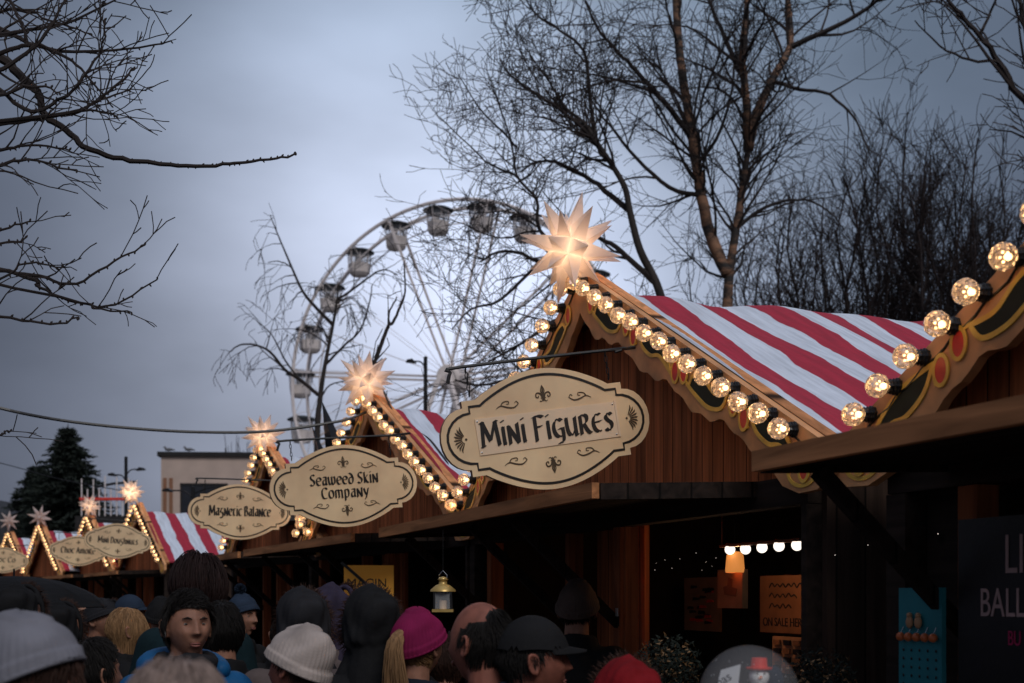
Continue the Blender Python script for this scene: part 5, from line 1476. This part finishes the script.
M['tan'] = mat('tan_card', (.50,.28,.15), .7, .15, 10, .1); M['tan2'] = mat('brown_card', (.30,.14,.07), .7, .2, 8, .1); M['teal'] = mat('teal_board', (.02,.22,.26), .6, .15, 8, .1)
M['orange'] = mat('orange_bauble', (.65,.16,.05), .3, .1, 10, 0); M['ylw'] = emis('backlit_yellow_banner', (1.0,.46,.06), .035)
def lampshade():
    p = bp(735,563,3.0); t = empty('pendant_lamp', p, 0, 'small amber glowing lampshade below the leftmost white globes', 'lamp')
    m = MB(); m.lathe([(.001,.055),(.028,.052),(.040,.035),(.046,-.035),(.044,-.045)], 16, 0); m.build('shade', M['amber'], t, smooth=True)
    m = MB(); m.tube([(0,0,.05),(0,0,.32)], .003, 5); m.build('cord', M['iron'], t)
    l = bpy.data.lights.new('poster_fill','POINT'); l.energy = 2.4; l.color = (1,.52,.25); l.shadow_soft_size = .03; o = bpy.data.objects.new('lamp', l); COL.objects.link(o); o.parent = t; o.location = (.03,.22,.05)  # added point light, behind and outside the shade, brightens the posters
lampshade()
def poster(px0, py0, px1, py1, off, mt, label, name='poster', th=.012, sw=None):
    a = bp(px0,py1,off); b = bp(px1,py1,off); top = bp(px0,py0,off)
    t = empty(name, a, FA, label, 'poster' if not sw else sw); w = (b-a).length; h = top.z-a.z
    m = MB(); m.box(0,w,-th,0,0,h); o = m.build('panel', mt, t); return t, w, h
t, w, h = poster(762,576,818,632,3.55,M['tan2'],'brown poster reading on sale here, right of the amber lampshade')
txt('ON SALE HERE', h*.21, M['ink'], 'lettering', t, (w*.06,-.0145,h*.12), (radians(90),0,0), .001, .0)
for k, s in enumerate((.78,.60,.42)):
    m = MB(); rq = random.Random(k); nq = 13-2*k; m.stroke(cat2([(w*(.18+.05*q), h*(s+.05)+h*.045*(1 if q%2 else -1)*rq.uniform(.3,1)) for q in range(nq)],4), h*.022, y=-.0145, th=.002); m.build('print_line', M['ink'], t)
t, w, h = poster(686,578,722,630,3.7,M['tan2'],'brown notice board with a busy dark print, left of the hanging card')
rnd = random.Random(4)
for k in range(24):
    m = MB(); x = rnd.uniform(.05,.7)*w; z = rnd.uniform(.1,.85)*h; m.prism([(x,z),(x+w*.2,z+.005),(x+w*.17,z+h*.05),(x+.01,z+h*.06)], -.0145-.0001*k,-.0125); m.build('print_mark', M['ink'] if k%3 else M['redp'], t)
t, w, h = poster(723,570,748,608,3.05,M['tan'],'tapering tan card bag hanging under the amber lampshade', 'paper_bag', .03, 'bag')
m = MB(); m.prism([(w*.3,h*.35),(w*.75,h*.3),(w*.8,h*.5),(w*.6,h*.55),(w*.62,h*.75),(w*.45,h*.8),(w*.42,h*.58),(w*.25,h*.55)], -.0325,-.0305); m.build('print', M['tan2'], t)
t, w, h = poster(776,636,818,672,3.3,M['tan'],'small rack of pale packets under the brown poster', 'packet_rack', .02, 'rack')
for i in range(4):
    for j in range(4):
        m = MB(); m.box(w*(.06+.24*i),w*(.22+.24*i),-.030,-.0205,h*(.08+.23*j),h*(.22+.23*j)); m.build('packet', M['tan2'] if (i+j)%2 else M['ink'], t)
# teal board with ornaments
t, w, h = poster(903,588,946,700,2.44,M['teal'],'teal pegboard hung with orange baubles beside the right-hand post','pegboard', .015, 'board')
for k in range(5):
    x = w*(.14+.19*k); m = MB(); m.sphere((x,-.030,h*.57), .0135, 12, 8, 0); o = m.build('bauble', M['orange'], t, smooth=True)
    m = MB(); m.tube([(x,-.028,h*.57+.012),(x,-.018,h*.57+.03)],.0015,4); m.build('hook', M['chrome'], t)
for r_ in range(6):
    for k in range(5):
        x = w*(.12+.19*k); z = h*(.08+.075*r_); m = MB(); m.sphere((x,-.0165,z), .005, 6, 4, 0, sc=(1,.4,1)); m.build('peg_hole', M['ink'], t)
for k in range(2):
    m = MB(); m.sphere((w*(.33+.2*k),-.026,h*.70), .016, 8, 6, 0, sc=(1,.5,1.2)); m.sphere((w*(.33+.2*k),-.026,h*.70+.02), .009, 8, 6, 0); m.build('figurine', M['tan'], t, smooth=True)
# black banner with pale lettering
t, w, h = poster(961,520,1036,700,2.46,M['black'],'black banner with large dusky pink capitals at the right edge','banner', .01, 'banner')
M['pale'] = mat('dusky_print', (.62,.42,.40), .8, .2, 8, 0); M['mag'] = mat('magenta_print', (.6,.03,.14), .8, .2, 8, 0)
def capline(s, pyb, pyt, px, mt, fat=.0):
    a = bp(px,pyb,2.44); b = bp(px,pyt,2.44); loc = Matrix.Rotation(-FA,4,'Z') @ (a-t.location); sz = (b.z-a.z)/.72
    o = txt(s, sz, mt, 'lettering', t, (loc.x,-.0115,loc.z), (radians(90),0,0), .0008, 0); o.scale = (.74,1,1)
capline('LI', 573, 533, 1001, M['pale']); capline('BALL', 616, 587, 977, M['pale']); capline('BU', 645, 630, 1005, M['mag'])
# yellow lit banner inside third stall
def ybanner():
    a = P(344,590,8.9); t = empty('banner', a, dang(.4)-.25, 'glowing yellow banner with dark capitals above the black hood', 'banner')
    m = MB(); m.box(0,.34,0,.01,-.05,.17); m.build('panel', M['ylw'], t)
    txt('MAGIN', .085, M['ink'], 'lettering', t, (.02,-.003,.02), (radians(90),0,0), .001)
    m = MB(); m.beam((-.02,-.02,.19),(.22,-.02,-.02),.02,.02); m.build('strut', M['black'], t)
ybanner()
# lantern
def lantern():
    Y = 5.6; s = .8; c = P(443,612,Y); t = empty('lantern', c, 0, 'small brass candle lantern hanging above the ponytail girl', 'lantern')
    M['brass'] = mat('aged_brass', (.62,.42,.14), .35, .15, 30, .1, metal=.45)
    m = MB(); m.box(-.045,.045,-.045,.045,0,.012); m.build('base', M['brass'], t)
    for sx in (-1,1):
        for sy in (-1,1):
            m = MB(); m.box(sx*.036-.004,sx*.036+.004,sy*.036-.004,sy*.036+.004,.012,.088); m.build('corner_post', M['iron'], t)
    m = MB(); m.lathe([(.056,.088),(.054,.096),(.030,.116),(.018,.120),(.018,.136),(.024,.139),(.014,.150),(.001,.153)], 16, 0); m.build('roof', M['brass'], t, smooth=True)
    m = MB(); m.lathe([(.016,.012),(.016,.05),(.001,.05)], 10, 0); m.build('candle', M['plate'], t)
    m = MB(); m.box(-.034,.034,-.034,.034,.014,.086); m.build('glass', M['gglass'], t)
    m = MB(); m.tube([(-.016,0,.145),(-.018,0,.158),(0,0,.178),(.018,0,.158),(.016,0,.145)], .002, 5); m.build('handle', M['chrome'], t); m = MB(); m.tube([(0,0,.178),(0,0,P(443,530,Y).z-c.z)], .0012, 4); m.build('cord', M['iron'], t)
lantern()
# wall lamp brown bell shape etc: snow globe
def globe():
    c = P(749,695,3.05); R = .118
    t = empty('snow_globe', c, 0, 'large clear snow globe balloon with a snowman inside at the bottom edge', 'balloon')
    m = MB(); m.sphere((0,0,0), R, 32, 20, 0); m.build('shell', M['gglass2'], t, smooth=True)
    s = MB(); s.sphere((.020,-.02,.045), .024, 14, 10, 0); s.sphere((.020,-.015,.0), .034, 14, 10, 0); sn = s.build('snowman', M['globe_off'], t, smooth=True)
    h = MB(); h.lathe([(.030,.0),(.031,.004),(.020,.005),(.018,.026),(.001,.027)], 14, 0, Matrix.Translation((.020,-.02,.062))); h.build('snowman_hat', M['redp'], sn)
    e = MB()
    for q in (-1,1): e.sphere((.020+q*.008,-.0415,.052), .0026, 6, 4, 0)
    e.build('coal_eyes', M['ink'], sn)
    n = MB(); n.tube([(.020,-.043,.044),(.012,-.058,.042)], [.004,.001], 6); n.build('carrot_nose', M['orange'], sn)
    b = MB(); b.add([(-.1,-.03,-.05),(-.045,-.06,-.05),(-.030,-.06,.075),(-.07,-.03,.06)],[(0,1,2,3)]); b.add([(-.1,-.026,-.05),(-.045,-.056,-.05),(-.030,-.056,.075),(-.07,-.026,.06)],[(3,2,1,0)]); bn = b.build('ribbon', M['globe_off'], t)
    txt('mas', .030, M['ink'], 'lettering', t, (-.088,-.062,.018), (radians(90),radians(-32),radians(-28)), .0006)
    bl = MB(); bl.sphere((.062,.01,.02), .03, 10, 8, 0, sc=(.8,.5,1.6)); bl.build('blue_fir', FB['capblue'], t)
    sn2 = MB(); rnd = random.Random(8)
    for k in range(60):
        d = Vector((rnd.gauss(0,1),rnd.gauss(0,1),rnd.gauss(0,1))).normalized()*R*rnd.uniform(.6,.97); sn2.sphere(d, .0012, 4, 3, 0)
    sn2.build('glitter', M['globe_off'], t)
    rb = MB(); rb.tube([(0,0,-R),(0,.01,-R-.4),(0,0,-R-.9)], .002, 4); rb.build('string', M['chrome'], t)
def gg2():
    m, nt, b = newmat('clear_balloon'); b.inputs['Base Color'].default_value = (.8,.8,.82,1); b.inputs['Roughness'].default_value = .05; b.inputs['Alpha'].default_value = .10; return m
M['gglass2'] = gg2()
globe()
def plant(px, py, off, n, R, label, seed, gold=.5):
    rnd = random.Random(seed); c = bp(px,py,off); t = empty('garland_plant', c, 0, label, 'plant')
    m = MB()
    for k in range(n):
        d = Vector((rnd.gauss(0,1),rnd.gauss(0,1),rnd.gauss(0,.8))).normalized()*R*rnd.random()**.4
        a = Vector((rnd.gauss(0,1),rnd.gauss(0,1),rnd.gauss(0,1))).normalized(); b = a.orthogonal().normalized(); l = rnd.uniform(.010,.022)
        o = len(m.v); m.v += [tuple(d-b*l*.3),tuple(d+a*l*.5-b*.0),tuple(d+b*l*.3),tuple(d+a*l+Vector((0,0,.0)))]; m.f.append((o,o+1,o+2)); m.f.append((o,o+2,o+3)); mi = 1 if rnd.random() < gold*.35 else 0; m.m += [mi,mi]
    m.build('foliage', [M['needle'],M['goldleaf']], t)
    p = MB(); p.lathe([(.03,-R-.16),(.045,-R-.02),(.045,-R*.5)], 10, 0); p.lathe([(.001,-R*.5),(.045,-R*.5)],10,0); p.build('pot', M['tan2'], t)
M['goldleaf'] = mat('gold_foil_leaves', (.35,.20,.09), .3, .3, 10, 0, metal=.5)
plant(668,668,2.1,1500,.125,'bushy dark plant with gold-tipped leaves right of the red hood',1)
plant(822,683,2.3,1300,.12,'dark tinsel plant right of the snow globe',2,.4)
def shelves():
    rnd = random.Random(15)
    t = empty('shelf_unit', SW(0,(.35,1.82,0)), FA, 'dark shelf unit at the back of the second nearest stall', 'shelf')
    for z in (.9,1.22,1.54,1.86,2.14):
        m = MB(); m.box(0,1.5,-.22,0,z-.018,z); m.build('shelf', M['beam'], t)
    for x in (-.02,.74,1.5):
        m = MB(); m.box(x,x+.02,-.225,0,.1,2.2); m.build('upright', M['beam'], t)
    ng = 0
    for z, n in ((1.54,11),(1.86,11),(1.22,9)):
        for k in range(n):
            p = SW(0,(.35+.08+k*1.4/n+rnd.uniform(-.01,.01),1.70,z+.001)); kind = rnd.choice(('box','jar','figure'))
            col = rnd.choice(('tan2','tan','redp','green','teal','plate','redp2'))
            mb = MB(); h = rnd.uniform(.07,.15)
            if kind == 'box': mb.box(-.035,.035,-.03,.03,0,h); mb.box(-.025,.025,-.032,-.0301,h*.2,h*.75); nm = 'gift_box'
            elif kind == 'jar': mb.lathe([(.001,0),(.03,0),(.033,.01),(.033,h*.75),(.022,h*.86),(.024,h),(.001,h)],12); nm = 'jar'
            else: mb.sphere((0,0,.03),.03,10,8); mb.sphere((0,0,.075),.021,10,8); mb.lathe([(.022,.088),(.012,.11),(.001,.125)],10); nm = 'figurine'
            o = mb.build(nm, M[col], None); o.location = p; o.rotation_euler = (0,0,FA+rnd.uniform(-.3,.3)); word = {'tan2':'brown','tan':'tan','redp':'red','green':'dark green','teal':'teal','plate':'cream','redp2':'copper'}[col]
            tag(o, '%s %s, number %d on the %s shelf at the back of the stall' % (word, {'gift_box':'gift box','jar':'lidded jar','figurine':'round figurine'}[nm], k+1, {1.54:'middle',1.86:'upper',1.22:'lower'}[z]), nm.replace('_',' '), 'small goods on the stall shelves')
shelves()
# small tag on the post
a = bp(617,612,2.49); t = empty('price_tag', a, FA, 'small white tag pinned to the wooden post', 'tag'); m = MB(); m.box(-.012,.012,-.003,0,-.02,.018); m.build('card', M['globe_off'], t)
# festoon glints: tiny lights deep in the stalls
def fairy():
    t = empty('fairy_lights', bp(640,556,3.4), 0, 'faint string of tiny pinpoint lights deep inside the second nearest stall', 'lights')
    rnd = random.Random(6); m = MB(); base = t.location
    for (px,py) in ((648,567),(656,563),(665,560),(672,568),(680,559),(696,553),(706,562),(712,566),(716,558),(655,570),(702,570),(835,555),(868,545),(938,534)):
        p = bp(px,py,3.4 if px < 830 else 2.6)-base; m = MB(); m.sphere(p, .0011, 6, 4, 0); m.build('light', M['globe'], t)
    w = MB(); w.tube([bp(a,b,3.42)-base for a,b in ((640,566),(665,560),(696,553),(716,558))], .0012, 4); w.build('wire', M['black'], t)
fairy()

# ------------------------------------------------------------------ world, sun, camera
w = bpy.data.worlds.new('World'); scene.world = w; w.use_nodes = True; nt = w.node_tree
bgn = nt.nodes['Background']; out = nt.nodes['World Output']
SUN_EL = 42; SUN_AZ = 160   # degrees clockwise from +Y
sky = nt.nodes.new('ShaderNodeTexSky'); sky.sky_type = 'NISHITA'; sky.sun_disc = False; sky.sun_elevation = radians(SUN_EL); sky.sun_rotation = radians(SUN_AZ); sky.dust_density = 2
bgn.inputs['Strength'].default_value = .05; L(nt, sky.outputs[0], bgn.inputs['Color'])
tc = nt.nodes.new('ShaderNodeTexCoord')
def vmath(op, a, b=None, sc=None):
    n = nt.nodes.new('ShaderNodeVectorMath'); n.operation = op; L(nt, a, n.inputs[0])
    if b is not None:
        if hasattr(b,'links') or hasattr(b,'is_linked'): L(nt, b, n.inputs[1])
        else: n.inputs[1].default_value = b
    return n
def glow(dirv, k, src):
    d = vmath('DOT_PRODUCT', src, Vector(dirv).normalized()); m = nt.nodes.new('ShaderNodeMath'); m.operation = 'MULTIPLY_ADD'; m.inputs[1].default_value = k; m.inputs[2].default_value = -k
    L(nt, d.outputs['Value'], m.inputs[0]); e = nt.nodes.new('ShaderNodeMath'); e.operation = 'EXPONENT'; L(nt, m.outputs[0], e.inputs[0]); return e.outputs[0]
nrm = vmath('NORMALIZE', tc.outputs['Generated']).outputs[0]
mpn = nt.nodes.new('ShaderNodeMapping'); mpn.inputs['Scale'].default_value = (1,1,2.2); L(nt, nrm, mpn.inputs[0])
cn = nt.nodes.new('ShaderNodeTexNoise'); cn.inputs['Scale'].default_value = 3.2; cn.inputs['Detail'].default_value = 5; cn.inputs['Roughness'].default_value = .45; L(nt, mpn.outputs[0], cn.inputs['Vector'])
def rgbmul(col, fac):
    m = nt.nodes.new('ShaderNodeMixRGB'); m.blend_type = 'MIX'; m.inputs[1].default_value = (0,0,0,1); m.inputs[2].default_value = col+(1,); L(nt, fac, m.inputs[0]); return m.outputs[0]
def addc(a, b):
    m = nt.nodes.new('ShaderNodeMixRGB'); m.blend_type = 'ADD'; m.inputs[0].default_value = 1; L(nt, a, m.inputs[1]); L(nt, b, m.inputs[2]); return m.outputs[0]
g1 = glow(((470-512)/F,1,(HOR-280)/F), 42, nrm)      # bright break in the cloud
g2 = glow(((540-512)/F,1,(HOR-40)/F), 22, nrm)
g3 = glow((.25,-.35,1.0), 2.6, nrm)                       # lighter overcast behind and above the camera
base = nt.nodes.new('ShaderNodeRGB'); base.outputs[0].default_value = (.047,.051,.078,1)
c = addc(base.outputs[0], rgbmul((.64,.66,.80), g1)); c = addc(c, rgbmul((.008,.078,.130), g2)); c = addc(c, rgbmul((.42,.47,.58), g3))
mr = nt.nodes.new('ShaderNodeMapRange'); mr.inputs['From Min'].default_value = .3; mr.inputs['From Max'].default_value = .7; mr.inputs['To Min'].default_value = .70; mr.inputs['To Max'].default_value = 1.30; L(nt, cn.outputs['Fac'], mr.inputs['Value'])
mm = nt.nodes.new('ShaderNodeMixRGB'); mm.blend_type = 'MULTIPLY'; mm.inputs[0].default_value = 1; L(nt, c, mm.inputs[1]); L(nt, mr.outputs[0], mm.inputs[2])
b2 = nt.nodes.new('ShaderNodeBackground'); L(nt, mm.outputs[0], b2.inputs['Color']); b2.inputs['Strength'].default_value = 1.0
mx = nt.nodes.new('ShaderNodeMixShader'); mx.inputs[0].default_value = .93; L(nt, bgn.outputs[0], mx.inputs[1]); L(nt, b2.outputs[0], mx.inputs[2]); L(nt, mx.outputs[0], out.inputs['Surface'])
sl = bpy.data.lights.new('sun','SUN'); sl.energy = 1.0; sl.angle = radians(25); sl.color = (1,.95,.90)
so = bpy.data.objects.new('sun', sl); COL.objects.link(so)
az = radians(SUN_AZ); sd = Vector((sin(az)*cos(radians(SUN_EL)), cos(az)*cos(radians(SUN_EL)), sin(radians(SUN_EL))))
so.rotation_euler = sd.to_track_quat('Z','Y').to_euler()

cam = bpy.data.cameras.new('Camera'); co = bpy.data.objects.new('Camera', cam); COL.objects.link(co); scene.camera = co
co.location = (0,0,EYE); co.rotation_euler = (radians(90),0,0)
cam.sensor_width = 36; cam.lens = 36*F/1024; cam.shift_y = (HOR-341.5)/1024; cam.clip_start = .05; cam.clip_end = 2000
cam.dof.use_dof = True; cam.dof.focus_distance = 5.7; cam.dof.aperture_fstop = 4.0
scene.view_settings.view_transform = 'Standard'; scene.view_settings.look = 'None'; scene.view_settings.exposure = 0; scene.view_settings.gamma = 1
scene.cycles.max_bounces = 8; scene.cycles.transparent_max_bounces = 12
print('objects', len(bpy.data.objects), 'faces', sum(len(o.data.polygons) for o in bpy.data.objects if o.type == 'MESH'))
